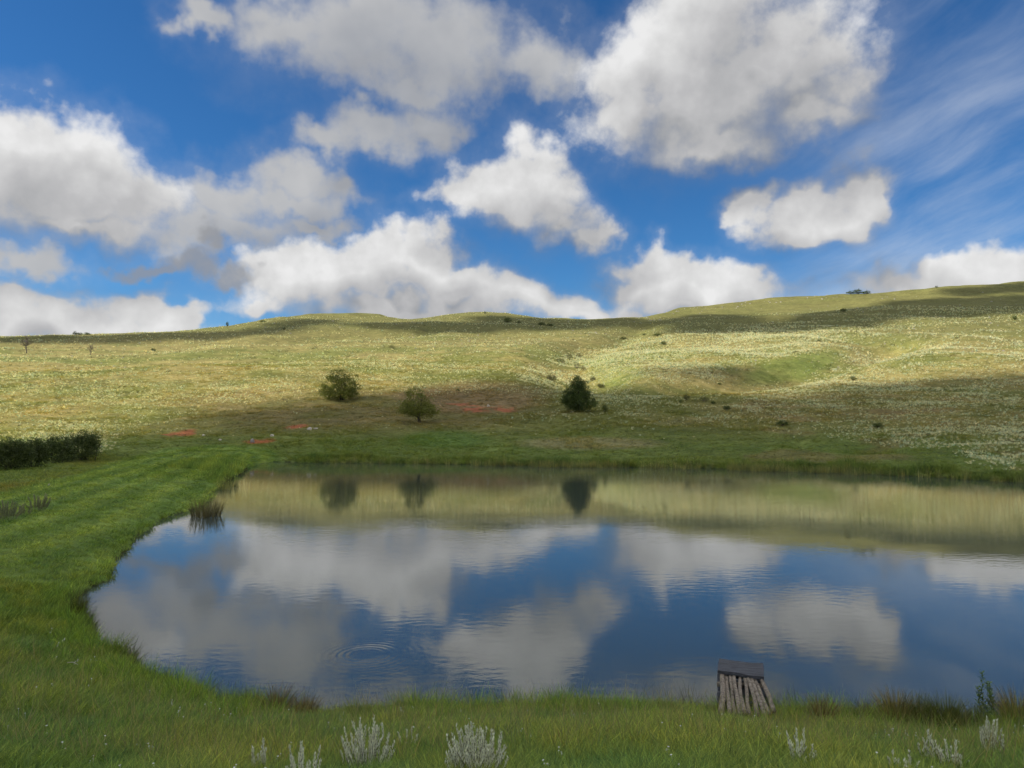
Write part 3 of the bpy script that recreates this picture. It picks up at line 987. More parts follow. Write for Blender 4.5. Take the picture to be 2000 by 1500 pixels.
print('silver', len(x))

mat_petal, n, out = new_material('white_petal')
principled(n, out, (0.78, 0.77, 0.70), 0.8, 0.1)
def flower(name, seed):
    r = np.random.default_rng(seed)
    V, Fc = [], []
    for k in range(r.integers(2, 5)):
        c = np.array([r.normal() * 0.03, r.normal() * 0.03, r.uniform(0.14, 0.26)])
        i0 = len(V)
        V += [tuple(c + [0.011 * math.cos(a), 0.011 * math.sin(a), 0.004 * (i % 2)]) for i, a in enumerate(np.linspace(0, 2 * math.pi, 7)[:-1])]
        Fc.append(tuple(range(i0, i0 + 6)))
        V += [(c[0] - 0.001, c[1], c[2]), (c[0] + 0.001, c[1], c[2]), (c[0], c[1] + 0.001, 0)]
        Fc.append((i0 + 6, i0 + 7, i0 + 8))
    me = bpy.data.meshes.new(name)
    me.from_pydata(V, [], Fc)
    me.materials.append(mat_petal)
    return bpy.data.objects.new(name, me)
blooms = pool('blooms', [flower('bloom', 700 + i) for i in range(4)])
x, y, z, d, r = polar_sample(240, 7.0, 22.0)
k = d > 0.5
m = int(k.sum())
scatter('wildflowers', np.column_stack([x[k], y[k], z[k]]), np.column_stack([rng.normal(0, 0.2, m), rng.normal(0, 0.2, m), rng.uniform(0, 6.28, m)]), np.ones((m, 3)), np.ones((m, 3)), blooms, 4, mat_petal)

# dark tussocks and low scrub dotted over the slopes
x, y, z, d, r = polar_sample(5200, 82.0, 700.0)
k = (d > 7) & (fbm(x / 40, y / 40, 3, 81) > 0.40)
m = int(k.sum())
sz = np.clip(r[k] / 75.0, 1.2, 4.5) * rng.uniform(0.5, 1.3, m)
plant('dark_tussocks', x[k], y[k], z[k] - 0.02, sz, sz * rng.uniform(0.8, 1.6, m), slope, 5, vary(np.tile([[0.055, 0.062, 0.026]], (m, 1)), 0.3))

# broken rock along the edges of the plateau
mat_scree, n, out = new_material('ridge_rock')
f = n.noise(n.add('ShaderNodeNewGeometry').outputs['Position'], 0.9, 4, 0.6)
principled(n, out, n.mix(f, (0.20, 0.18, 0.15), (0.44, 0.41, 0.36)), 0.9, 0.15, f, 0.1, 0.5)
def chip(name, seed):
    r = np.random.default_rng(seed)
    base = np.array([(1, 0, 0), (0.3, 0.9, 0), (-0.8, 0.6, 0), (-0.9, -0.5, 0), (0.2, -1, 0)]) * r.uniform(0.6, 1.2, (5, 1))
    top = base * r.uniform(0.4, 0.8, (5, 1)) + [0, 0, 1] * r.uniform(0.5, 1.0, (5, 1))
    me = bpy.data.meshes.new(name)
    me.from_pydata([tuple(v) for v in np.concatenate([base - [0, 0, 0.4], top])], [], [(0, 1, 6, 5), (1, 2, 7, 6), (2, 3, 8, 7), (3, 4, 9, 8), (4, 0, 5, 9), (5, 6, 7, 8, 9)])
    me.materials.append(mat_scree)
    return bpy.data.objects.new(name, me)
chips = pool('rock_chips', [chip('rock_chip', 900 + i) for i in range(5)])
x, y, z, d, r = polar_sample(60000, 300.0, 1000.0)
px, py = project(x, y, z)
sk = np.interp(px, SKY_X, SKY_Y)
band = py - sk
dens = 0.30 * ((px > 1290) & (px < 1660)) * np.exp(-((band - 7) / 6.0) ** 2) + 0.14 * ellipse(px, py, 1262, 628, 40, 8) + 0.05 * ellipse(px, py, 660, 640, 120, 5) + 0.012 * (py < 720)
k = (rng.random(len(x)) < dens * smooth(0.35, 0.65, fbm(x / 12, y / 12, 3, 83))) & (d > 5)
m = int(k.sum())
sz = rng.uniform(0.35, 1.1, m) ** 1.5 * np.clip(r[k] / 700, 0.5, 1.2)
scatter('ridge_rocks', np.column_stack([x[k], y[k], z[k]]), np.column_stack([rng.normal(0, 0.2, m), rng.normal(0, 0.2, m), rng.uniform(0, 6.28, m)]), np.column_stack([sz, sz, sz * 0.8]), np.ones((m, 3)), chips, 5, mat_scree)
print('rocks', m)

# ================================================================== trees and shrubs
class Soup:
    """collects little faces, then becomes one mesh"""
    def __init__(self):
        self.v, self.f, self.s = [], [], []
    def tube(self, pts, radii, sides=7, cap=True):
        pts = [np.asarray(p, float) for p in pts]
        rings = []
        ref = np.array([0.31, 0.95, 0.05])
        for i, p in enumerate(pts):
            t = pts[min(i + 1, len(pts) - 1)] - pts[max(i - 1, 0)]
            t = t / (np.linalg.norm(t) + 1e-9)
            a = np.cross(t, ref)
            a /= np.linalg.norm(a) + 1e-9
            b = np.cross(t, a)
            i0 = len(self.v)
            for k in range(sides):
                w = 2 * math.pi * k / sides
                self.v.append(p + radii[i] * (a * math.cos(w) + b * math.sin(w)))
            rings.append(i0)
        for r0, r1 in zip(rings[:-1], rings[1:]):
            for k in range(sides):
                self.f.append((r0 + k, r0 + (k + 1) % sides, r1 + (k + 1) % sides, r1 + k))
        if cap:
            self.f.append(tuple(rings[-1] + k for k in range(sides)))
            self.f.append(tuple(rings[0] + k for k in reversed(range(sides))))
    def leaf(self, c, length, width, axis, side, shade):
        i = len(self.v)
        a, s = axis * length, side * width * 0.5
        self.v += [c, c + a * 0.45 + s, c + a, c + a * 0.45 - s]
        self.f.append((i, i + 1, i + 2, i + 3))
        self.s += [shade] * 4
    def build(self, name, material, parent=None, smooth_shade=False):
        o = mesh_object(name, np.array(self.v), self.f, material, parent, smooth_shade)
        if self.s and len(self.s) == len(self.v):
            store(o.data, 'shade', np.array(self.s, np.float32))
        return o

def unit(v):
    return v / (np.linalg.norm(v) + 1e-9)

def bark_material(name, a, b, scale=14.0):
    m, n, out = new_material(name)
    pos = n.add('ShaderNodeTexCoord').outputs['Object']
    f = n.noise(n.vmath('MULTIPLY', pos, (1, 1, 0.35)), scale, 5, 0.65)
    principled(n, out, n.mix(n.maprange(f, 0.35, 0.65), a, b), 0.9, 0.15, f, 0.02, 0.8)
    return m

mat_bark = bark_material('dark_bark', (0.035, 0.028, 0.022), (0.10, 0.085, 0.065))
mat_dead = bark_material('dead_wood', (0.10, 0.085, 0.07), (0.22, 0.19, 0.165))
mat_oak = leaf_material('tree_leaf', (0.100, 0.125, 0.028), 0.45)
mat_light = leaf_material('light_tree_leaf', (0.135, 0.160, 0.038), 0.40)
mat_dark = leaf_material('dark_tree_leaf', (0.052, 0.082, 0.024), 0.50, 0.25)
mat_hedge = leaf_material('hedge_leaf', (0.058, 0.085, 0.030), 0.55, 0.25)
mat_shrub = leaf_material('shrub_leaf', (0.085, 0.090, 0.045), 0.40)

def clumps(shapes, count, r, lumpy=0.22):
    """points through the outer part of a set of ellipsoids"""
    vol = np.array([s[3] * s[4] * s[5] for s in shapes]) ** 0.66
    pts = []
    while len(pts) < count:
        s = shapes[r.choice(len(shapes), p=vol / vol.sum())]
        d = unit(r.normal(size=3))
        q = r.uniform(0.42, 1.0) ** 0.6 * (1 + lumpy * r.normal() * 0.6)
        p = np.array(s[:3]) + d * np.array(s[3:6]) * q
        if p[2] > 0.12:
            pts.append(p)
    return pts

def crown(shapes, n_clumps, per, leaf, clump_r, r, up=0.25):
    s = Soup()
    for c in clumps(shapes, n_clumps, r):
        cr = clump_r * r.uniform(0.6, 1.35)
        tone = r.random()
        for _ in range(int(per * r.uniform(0.6, 1.3))):
            off = r.normal(size=3) * cr * np.array([0.55, 0.55, 0.40])
            ax = unit(r.normal(size=3) + np.array([0, 0, up]) + off / cr * 0.6)
            sd = unit(np.cross(ax, r.normal(size=3)))
            s.leaf(c + off, leaf * r.uniform(0.6, 1.35), leaf * 0.62, ax, sd, float(np.clip(0.55 * tone + 0.45 * r.random(), 0, 1)))
    return s

def limb_path(a, b, r, sag=0.12, k=5):
    a, b = np.array(a, float), np.array(b, float)
    L = np.linalg.norm(b - a)
    j = [a + (b - a) * t + r.normal(size=3) * L * 0.035 * math.sin(math.pi * t) + np.array([0, 0, -sag * L * math.sin(math.pi * t) * (0.4 + 0.6 * t)]) for t in np.linspace(0, 1, k)]
    return j

def build_tree(name, loc, label, group, shapes, stems, n_limbs, n_clumps, per, leaf, clump_r, leaf_mat, trunk_r, seed, fork=0.25, bark=None):
    """empty > trunk (> limb ...), crown"""
    r = np.random.default_rng(seed)
    bark = bark or mat_bark
    root = empty(name, loc, label, 'tree', group)
    height_ = max(s[2] + s[5] for s in shapes)
    tr = Soup()
    tops = []
    for k in range(stems):
        a = 2 * math.pi * k / max(stems, 1) + r.uniform(-0.5, 0.5)
        sp = 0.0 if stems == 1 else trunk_r * 1.2
        base = np.array([sp * math.cos(a), sp * math.sin(a), -0.25])
        top = np.array([fork * math.cos(a) * height_ * (0 if stems == 1 else 1), fork * math.sin(a) * height_ * (0 if stems == 1 else 1), height_ * r.uniform(0.72, 0.85)])
        pth = limb_path(base, top, r, -0.02, 8)
        tr.tube(pth, [trunk_r * (1.25 if t == 0 else 1) * (1 - 0.8 * t / 7) for t in range(8)], 8)
        tops.append(pth)
    trunk = tr.build('trunk', bark, root, True)
    ends = clumps(shapes, n_limbs, r)
    for e in ends:
        pth = tops[r.integers(len(tops))]
        st = pth[min(len(pth) - 2, max(1, int(np.interp(e[2] / height_, [0, 1], [1, 6]))))]
        lm = Soup()
        lp = limb_path(st, e, r, 0.06)
        rr = trunk_r * r.uniform(0.22, 0.38)
        lm.tube(lp, np.linspace(rr, rr * 0.25, len(lp)), 5)
        for _ in range(3):
            t = lp[r.integers(2, len(lp))]
            q = limb_path(t, t + r.normal(size=3) * np.array([0.5, 0.5, 0.4]) * height_ * 0.16, r, 0.05, 4)
            lm.tube(q, np.linspace(rr * 0.4, rr * 0.1, 4), 4)
        lm.build('limb', bark, trunk, True)
    if n_clumps:
        crown(shapes, n_clumps, per, leaf, clump_r, r).build('crown', leaf_mat, root)
    return root

def metres(p):
    """metres per photo pixel at a spot"""
    return math.hypot(p[0], p[1]) * math.cos(math.atan2(p[0], p[1])) / F

def ell(bx, by, m, cx, cy, rx, ry, deep=1.0, oy=0.0):
    """ellipsoid (metres, from the trunk's foot) that shows as this ellipse of pixels"""
    return ((cx - bx) * m, oy, (by - cy) * m, rx * m * 1.10, rx * m * 1.10 * deep, ry * m * 1.08)

T = hits([(668, 781), (819, 825), (1130, 803), (52, 690), (177, 693)])
m0, m1, m2 = metres(T[0]), metres(T[1]), metres(T[2])
build_tree('broadleaf_tree', T[0], 'rounded green tree with several dark stems, leftmost of the three trees across the pond', 'trees on the far slope',
           [ell(668, 781, m0, 663, 752, 33, 22), ell(668, 781, m0, 660, 736, 21, 16), ell(668, 781, m0, 665, 764, 38, 11), ell(668, 781, m0, 640, 765, 14, 9), ell(668, 781, m0, 662, 771, 34, 8), ell(668, 781, m0, 692, 757, 11, 12)],
           5, 12, 400, 26, 0.24, 0.52, mat_oak, 0.16, 31, 0.16)
build_tree('broadleaf_tree', T[1], 'open lopsided tree with bare forked trunk, middle of the three trees across the pond', 'trees on the far slope',
           [ell(819, 825, m1, 813, 785, 23, 23), ell(819, 825, m1, 808, 768, 18, 13), ell(819, 825, m1, 817, 800, 38, 10), ell(819, 825, m1, 838, 798, 16, 10), ell(819, 825, m1, 815, 798, 31, 15), ell(819, 825, m1, 826, 806, 30, 7), ell(819, 825, m1, 800, 804, 20, 7), ell(819, 825, m1, 792, 793, 14, 11)],
           2, 16, 330, 22, 0.22, 0.46, mat_light, 0.15, 32, 0.07)
build_tree('broadleaf_tree', T[2], 'dense dark green tree tapering to the top, rightmost of the three trees across the pond', 'trees on the far slope',
           [ell(1130, 803, m2, 1130, 786, 29, 15), ell(1130, 803, m2, 1130, 768, 22, 18), ell(1130, 803, m2, 1129, 750, 14, 13), ell(1130, 803, m2, 1112, 780, 12, 8)],
           1, 10, 430, 26, 0.25, 0.50, mat_dark, 0.20, 33)

def dead_tree(loc, h, label, seed):
    r = np.random.default_rng(seed)
    root = empty('dead_tree', loc, label, 'tree', 'bare trees on the left hillside')
    tr = Soup()
    tp = limb_path((0, 0, -0.3), (0.02 * h, 0, h * 0.92), r, 0, 8)
    tr.tube(tp, np.linspace(0.034 * h, 0.006 * h, 8), 7)
    trunk = tr.build('trunk', mat_dead, root, True)
    for i in range(26):
        k = r.integers(2, 7)
        st = tp[k]
        a = r.uniform(0, 2 * math.pi)
        L = h * r.uniform(0.16, 0.36) * (1.1 - 0.10 * max(k - 3, 0))
        e = st + np.array([math.cos(a) * L, math.sin(a) * L, L * r.uniform(0.5, 1.2)])
        b = Soup()
        lp = limb_path(st, e, r, 0.02)
        b.tube(lp, np.linspace(0.013 * h, 0.005 * h, 5), 4)
        for _ in range(7):
            s0 = lp[r.integers(1, 5)]
            b.tube(limb_path(s0, s0 + unit(r.normal(size=3) + [0, 0, 0.3]) * L * r.uniform(0.3, 0.6), r, 0, 3), [0.007 * h, 0.006 * h, 0.003 * h], 3)
        b.build('limb', mat_dead, trunk, True)
    return root
dead_tree(T[3], 33 * metres(T[3]), 'taller leafless grey tree on the left hillside, casting a shadow to the right', 41)
dead_tree(T[4], 21 * metres(T[4]), 'smaller leafless grey tree on the left hillside, right of the taller bare one', 42)

# ------------------------------------------------------------------ the dark hedge behind the dam
HB = hits([(-22, 921), (26, 917), (64, 913), (112, 907), (160, 898)])
hedge_spec = [(30, 62, 'leftmost dark shrub of the hedge, cut by the picture edge'), (34, 62, 'second dark shrub of the hedge from the picture edge, behind the dam'), (30, 56, 'middle shrub of the dark hedge behind the dam, a little lower'),
              (36, 56, 'dark shrub of the hedge just left of its tall right end'), (33, 60, 'tall rounded shrub at the right end of the dark hedge')]
for i, (p, (w, h, lab)) in enumerate(zip(HB, hedge_spec)):
    r = np.random.default_rng(60 + i)
    m = metres(p)
    root = empty('hedge_shrub', p, lab, 'shrub', 'shrubs of the hedge')
    W, H = w * m, h * m
    sh = [(0, 0, H * 0.38, W, W * 0.8, H * 0.42), (r.uniform(-0.3, 0.3) * W, 0, H * 0.68, W * 0.72, W * 0.6, H * 0.30), (-0.5 * W, 0, H * 0.5, W * 0.5, W * 0.5, H * 0.36), (0.5 * W, 0, H * 0.5, W * 0.5, W * 0.5, H * 0.38)]
    st = Soup()
    for k in range(9):
        e = clumps(sh, 1, r)[0]
        st.tube(limb_path((r.normal() * W * 0.3, r.normal() * 0.2, -0.2), e, r, 0, 5), np.linspace(0.05, 0.012, 5), 5)
    st.build('stems', mat_bark, root, True)
    crown(sh, 330, 24, 0.14, 0.30, r).build('foliage', mat_hedge, root)

# ------------------------------------------------------------------ shrubs scattered over the hillside
def shrub_proto(kind, seed):
    r = np.random.default_rng(seed)
    root = empty('hillside_shrub', (0, 0, 0), '', 'shrub')
    st = Soup()
    sh = [(0, 0, 0.42, 0.5, 0.5, 0.40), (0.2 * r.uniform(-1, 1), 0, 0.62, 0.34, 0.34, 0.34), (0.25, 0, 0.35, 0.3, 0.3, 0.3), (-0.25, 0, 0.36, 0.3, 0.3, 0.3)]
    for k in range(8):
        e = clumps(sh, 1, r)[0]
        st.tube(limb_path((r.normal() * 0.04, r.normal() * 0.04, -0.08), e, r, 0, 4), np.linspace(0.022, 0.006, 4), 4)
    st.build('stems', mat_bark if kind != 2 else mat_dead, root)
    per = {0: 9, 1: 9, 2: 4}[kind]
    crown(sh, 80, per, 0.10, 0.11, r, 0.4).build('foliage', {0: mat_dark, 1: mat_shrub, 2: mat_shrub}[kind], root)
    return root

protos = [[shrub_proto(k, 80 + 5 * k + j) for j in range(2)] for k in range(3)]
# px, py of the foot, width, height in pixels, kind, label
SHRUBS = [
    (1077, 744, 20, 15, 1, 'round grey green bush left of and above the dark tapering tree'),
    (1091, 706, 11, 8, 2, 'small brown bush at the left of the gully cluster'),
    (1099, 711, 9, 12, 2, 'narrow upright brown bush in the gully cluster'),
    (1112, 701, 14, 12, 2, 'loose topmost bush of the gully cluster'),
    (1131, 699, 13, 10, 2, 'rounded brown bush at the upper right of the gully cluster'),
    (1127, 719, 14, 12, 2, 'rounded brown bush in the gully, left of a touching pair'),
    (1139, 724, 14, 11, 2, 'rounded brown bush in the gully, right and lower of a touching pair'),
    (1158, 744, 12, 9, 1, 'faint olive bush on the gully floor just right of the dark tree top'),
    (1173, 757, 15, 9, 1, 'low dull bush right of the dark tapering tree'),
    (1182, 805, 12, 16, 0, 'small dark spiky bush right of the foot of the dark tree'),
    (765, 681, 15, 8, 2, 'grey bush alone on the sunlit slope above the two left trees'),
    (300, 686, 11, 6, 0, 'small dark low bush on the left slope, right of the bare trees'),
    (1217, 663, 13, 6, 0, 'dark flat bush at the head of the gully'),
    (1258, 655, 8, 4, 0, 'little dark bush between two wider ones below the saddle'),
    (1283, 656, 18, 5, 0, 'wide dark bush just below the shaded hillside'),
    (1296, 673, 12, 7, 0, 'dark bush on the flower slope below the shaded hillside'),
    (1647, 609, 12, 8, 0, 'round dark bush alone in the cloud shadow on the right hill'),
    (1982, 625, 11, 9, 0, 'round dark bush near the right picture edge below the ridge'),
    (1661, 573, 16, 7, 0, 'left part of the dark thicket on the right skyline'),
    (1676, 573, 20, 10, 0, 'tallest bush of the dark thicket on the right skyline'),
    (1692, 574, 16, 7, 0, 'right part of the dark thicket on the right skyline'),
    (1829, 562, 6, 4, 0, 'tiny dark bush on the skyline near the right edge'),
    (146, 652, 8, 9, 0, 'small tree shaped bush on the left skyline'),
    (156, 653, 14, 5, 0, 'low bush touching the small tree on the left skyline'),
    (170, 654, 14, 5, 0, 'right end of the low thicket on the left skyline'),
    (444, 636, 6, 9, 0, 'lone lollipop bush on the skyline under the little white cloud'),
    (513, 629, 12, 4, 0, 'flat dark bush on the rising skyline left of the rounded summit'),
    (555, 644, 7, 5, 0, 'small dark bush below the rounded summit'),
    (947, 613, 5, 5, 0, 'tiny bush on the middle skyline'),
    (992, 630, 18, 10, 0, 'largest dark bush below the middle skyline'),
    (1013, 631, 10, 5, 0, 'small dark bush right of the largest one below the middle skyline'),
    (1058, 636, 16, 7, 0, 'left half of the dark pair in the saddle'),
    (1073, 637, 16, 6, 0, 'right half of the dark pair in the saddle'),
    (1667, 743, 14, 9, 0, 'dark bush at the edge of the cloud shadow on the right slope'),
    (1341, 782, 11, 13, 1, 'upright dark bush on the green flat right of the three trees'),
    (1330, 787, 8, 6, 0, 'small low bush beside the upright one on the green flat'),
    (1374, 784, 19, 11, 2, 'brownish wide bush on the green flat'),
    (1393, 789, 10, 6, 0, 'little dark bush right of the brownish wide one'),
    (1528, 832, 24, 12, 0, 'dim low bush on the shaded slope above the right shore'),
    (1715, 835, 24, 10, 0, 'dim wide bush among the silver flowers on the shaded right slope'),
    (894, 764, 8, 5, 0, 'tiny dark bush above the red earth patch'),
    (1600, 668, 10, 5, 0, 'small dark bush on the flower slope below the right hill'),
    (1405, 752, 8, 5, 0, 'tiny bush in the shaded hollow'),
    (1420, 800, 18, 8, 0, 'low dim bush on the shaded slope right of the green flat'),
]
SP = hits([(s[0], s[1]) for s in SHRUBS])
for i, (s, p) in enumerate(zip(SHRUBS, SP)):
    src = protos[s[4]][i % 2]
    o = copy_tree(src)
    m = metres(p)
    o.location = p
    o.rotation_euler = (0, 0, random.uniform(-0.6, 0.6))
    o.scale = (s[2] * m * 0.95, s[2] * m * 0.95, s[3] * m * 1.05)
    o['label'], o['group'] = s[5], 'shrubs dotted over the hillside'
for k in protos:
    for pr in k:
        for ch in list(pr.children):
            bpy.data.objects.remove(ch)
        bpy.data.objects.remove(pr)

# ------------------------------------------------------------------ silver bushes close by
mat_sage = leaf_material('sage_leaf', (0.70, 0.71, 0.58), spread=0.25, translucent=0.15, warm=(1.08, 1.06, 1.0))
mat_sage_stem = bark_material('sage_stem', (0.12, 0.11, 0.08), (0.25, 0.24, 0.18))
mat_grey_leaf = leaf_material('grey_green_leaf', (0.22, 0.25, 0.17), spread=0.35, translucent=0.2)
def sage(loc, w, h, n_stems, label, seed, group='silver bushes on the near bank', leaf=0.042, leaf_mat=None):
    r = np.random.default_rng(seed)
    root = empty('silver_bush', loc, label, 'shrub', group)
    st, lf = Soup(), Soup()
    for k in range(n_stems):
        a = r.uniform(0, 2 * math.pi)
        rad = math.sqrt(r.random())
        b = np.array([0.25 * w * rad * math.cos(a), 0.25 * w * rad * math.sin(a), -0.03])
        hh = h * (1.0 - 0.30 * rad ** 2) * r.uniform(0.55, 1.12)
        e = np.array([0.5 * w * rad * math.cos(a) + r.normal() * 0.02, 0.5 * w * rad * math.sin(a) + r.normal() * 0.02, hh])
        p = limb_path(b, e, r, 0.05 * (1 if rad > 0.5 else 0), 6)
        st.tube(p, np.linspace(0.006, 0.0025, 6), 4)
        tone = r.random()
        nl = int(46 * hh / 0.4) + 8
        for j in range(nl):
            t = 0.22 + 0.78 * j / nl
            q = t * 5
            i0 = min(int(q), 4)
            c = p[i0] + (p[i0 + 1] - p[i0]) * (q - i0)
            g = 2.4 * j + k
            ax = unit(np.array([math.cos(g), math.sin(g), 1.5 + 0.8 * t]) + r.normal(size=3) * 0.12)
            sd = unit(np.cross(ax, (0, 0, 1.0)) + r.normal(size=3) * 0.2)
            lf.leaf(c, leaf * r.uniform(0.7, 1.25) * (1.15 - 0.35 * t), leaf * 0.32, ax, sd, float(np.clip(0.5 * tone + 0.5 * r.random(), 0, 1)))
    st.build('stems', mat_sage_stem, root)
    lf.build('foliage', leaf_mat or mat_sage, root)
    return root

SAGE = [(507, 1530, 32, 62, 9, 'narrow upright silver bush at the bottom edge, leftmost of its row'),
        (588, 1548, 74, 66, 16, 'silver bush half cut by the bottom edge, left of the tall one'),
        (716, 1522, 92, 84, 34, 'tall silver grey bush with long stray stems on the near bank'),
        (798, 1476, 34, 42, 6, 'sparse silver sprig between the two large silver bushes'),
        (930, 1536, 108, 88, 50, 'dense pale silver bush at the bottom edge, fullest of them all'),
        (1042, 1424, 20, 13, 5, 'small white silver plant right of the lichened rock'),
        (1566, 1512, 50, 62, 11, 'thin forked silver bush below the log jetty'),
        (1534, 1480, 10, 20, 2, 'single short silver stem left of the thin forked bush'),
        (1765, 1530, 52, 46, 10, 'low broad leaved silver plant on the bottom edge right of the thin bush'),
        (1818, 1506, 34, 54, 6, 'leaning silver stem at the bottom right'),
        (1858, 1520, 38, 62, 10, 'upright silver bush between the leaning stem and the corner bush'),
        (1940, 1490, 40, 62, 15, 'pale silver bush nearest the bottom right corner'),
        (1870, 1438, 14, 24, 3, 'small silver sprig under the dark sedge tussock'),
        (1930, 1420, 16, 40, 4, 'thin silver stem rising below the tall green weed'),
        (1985, 1448, 24, 22, 5, 'small pale flowering silver plant at the right edge'),
        (412, 1500, 18, 18, 3, 'dark little silver sprig at the bottom edge, left of the row')]
for i, (s, p) in enumerate(zip(SAGE, hits([(a[0], a[1]) for a in SAGE]))):
    m = metres(p)
    sage(p, s[2] * m * 1.2, s[3] * m * 1.3, int(s[4] * 1.5), s[5], 300 + i)
DAMB = [(75, 996, 46, 30, 24, 'grey green bush beside the dam track, right of the two'), (14, 1014, 60, 38, 26, 'grey green bush beside the dam track at the left edge'), (48, 1006, 26, 20, 10, 'faint small grey bush between the two on the dam')]
for i, (s, p) in enumerate(zip(DAMB, hits([(a[0], a[1]) for a in DAMB]))):
    m = metres(p)
    sage(p, s[2] * m, s[3] * m, s[4], s[5], 340 + i, 'silver bushes along the dam', 0.09, mat_grey_leaf)

# ------------------------------------------------------------------ tussocks, the reed clump, a weed
mat_blade = leaf_material('sedge_blade', (0.085, 0.105, 0.028), spread=0.45)
mat_rust = leaf_material('rusty_sedge_blade', (0.135, 0.105, 0.048), spread=0.45)
mat_straw = leaf_material('straw_blade', (0.20, 0.175, 0.085), spread=0.5)
mat_bright = leaf_material('bright_blade', (0.15, 0.21, 0.05), spread=0.35)
mat_reed = leaf_material('reed_stem', (0.10, 0.095, 0.045), spread=0.5, translucent=0.15)
def tussock(name, loc, w, h, blades, mat, label, seed, cat, group, bend=0.9, width=0.011, splay=0.5):
    r = np.random.default_rng(seed)
    s = Soup()
    root_r = w * (0.16 if splay >= 0.5 and bend > 0.5 else 0.42)
    for _ in range(blades):
        a, q = r.uniform(0, 2 * math.pi), math.sqrt(r.random())
        b = np.array([root_r * q * math.cos(a), root_r * q * math.sin(a), -0.02])
        la = a + r.normal(0, 0.6)
        hh = h * r.uniform(0.55, 1.1)
        out_ = w * 0.5 * q * r.uniform(0.5, 1.3) * splay * 2
        tw = r.uniform(0, math.pi)
        sd = np.array([math.cos(tw), math.sin(tw), 0]) * width * 0.5
        sh = r.random()
        i0 = len(s.v)
        n_ = 5
        for k in range(n_ + 1):
            t = k / n_
            c = b + np.array([math.cos(la), math.sin(la), 0]) * out_ * (t + bend * t * t) / (1 + bend) + np.array([0, 0, hh * t * (1 - 0.35 * bend * q * t * t)])
            ww = 1 - t ** 1.5
            if k < n_:
                s.v += [c - sd * ww, c + sd * ww]
                s.s += [sh, sh]
            else:
                s.v.append(c)
                s.s.append(sh)
        for k in range(n_ - 1):
            s.f.append((i0 + 2 * k, i0 + 2 * k + 1, i0 + 2 * k + 3, i0 + 2 * k + 2))
        s.f.append((i0 + 2 * n_ - 2, i0 + 2 * n_ - 1, i0 + 2 * n_))
    o = s.build(name, mat)
    o.location = loc
    o['label'], o['category'], o['group'] = label, cat, group
    return o

TUS = [(1606, 1424, 74, 48, 380, mat_rust, 'rusty brown sedge tussock by the water, right of the log jetty'),
       (1662, 1424, 50, 34, 220, mat_blade, 'low green tussock just right of the rusty one'),
       (1700, 1424, 60, 44, 260, mat_rust, 'thin brownish tussock between the rusty one and the dark ones'),
       (1752, 1428, 96, 62, 520, mat_straw, 'big dead topped straw coloured tussock on the near right shore'),
       (1800, 1432, 90, 56, 520, mat_blade, 'dark tussock between the straw coloured one and the darkest one'),
       (1850, 1436, 100, 60, 600, mat_blade, 'darkest sedge tussock overhanging the near right shore'),
       (1905, 1430, 70, 44, 300, mat_blade, 'lower tussock left of the tall weed on the near right shore'),
       (1988, 1428, 100, 64, 460, mat_straw, 'sedge tussock at the right edge beside the tall weed'),
       (480, 1392, 70, 40, 320, mat_blade, 'green sedge clump on the near shore, leftmost of three'),
       (540, 1402, 84, 50, 400, mat_rust, 'brown sedge clump on the near shore, middle of three'),
       (596, 1412, 58, 46, 300, mat_rust, 'brown sedge clump right at the bay in the near bank'),
       (150, 1208, 54, 46, 340, mat_blade, 'dark tussock overhanging the left bank where the shore turns'),
       (1486, 1416, 64, 34, 220, mat_straw, 'grass tussock growing against the right side of the log jetty'),
       (960, 1390, 46, 44, 200, mat_blade, 'upright grass tussock behind the lichened rock'),
       (700, 1412, 80, 40, 300, mat_bright, 'bright green grass tussock right of the bay in the near bank'),
       (1300, 1404, 70, 36, 260, mat_bright, 'bright green grass tussock on the shore left of the log jetty')]
TP = hits([(t[0], t[1]) for t in TUS])
for i, (t, p) in enumerate(zip(TUS, TP)):
    m = metres(p)
    tussock('sedge_tussock', p, t[2] * m * 1.15, t[3] * m * (1.55 if t[0] > 1590 else 1.4), t[4], t[5], t[6], 400 + i, 'grass tussock', 'tussocks along the shore')
rx_, ry_ = on_plane(402, 1008)
mr = metres((rx_, ry_))
tussock('reed_clump', (rx_, ry_, -0.05), 62 * mr, 40 * mr, 330, mat_reed, 'clump of dark reeds standing in the water by the dam', 440, 'reeds', 'reed clumps', 0.05, 0.020, 0.22)

mat_weed = leaf_material('weed_leaf', (0.085, 0.15, 0.05), spread=0.3)
def weed(loc, h, stems, label, seed):
    r = np.random.default_rng(seed)
    root = empty('tall_weed', loc, label, 'plant')
    for k in range(stems):
        b = np.array([r.normal() * 0.05, r.normal() * 0.04, -0.03])
        hh = h * (1.0 if k == 0 else r.uniform(0.5, 0.85))
        e = b + np.array([r.normal() * 0.07, r.normal() * 0.05, hh])
        p = limb_path(b, e, r, 0, 7)
        s = Soup()
        s.tube(p, np.linspace(0.007, 0.003, 7), 5)
        stem = s.build('stem', mat_weed, root)
        lf = Soup()
        for j in range(44):
            t = 0.2 + 0.8 * j / 44
            q = t * 6
            i0 = min(int(q), 5)
            c = p[i0] + (p[i0 + 1] - p[i0]) * (q - i0)
            g = 2.4 * j
            ax = unit(np.array([math.cos(g), math.sin(g), 0.7]))
            lf.leaf(c, 0.11 * (1.15 - 0.6 * t), 0.034, ax, unit(np.cross(ax, (0, 0, 1.0))), r.random())
        lf.build('foliage', mat_weed, stem)
    return root
wp_ = hits([(1938, 1424)])[0]
print('weed at', wp_)
weed(wp_, 112 * metres(wp_), 5, 'tall green leafy weed standing on the near shore at the right', 450)

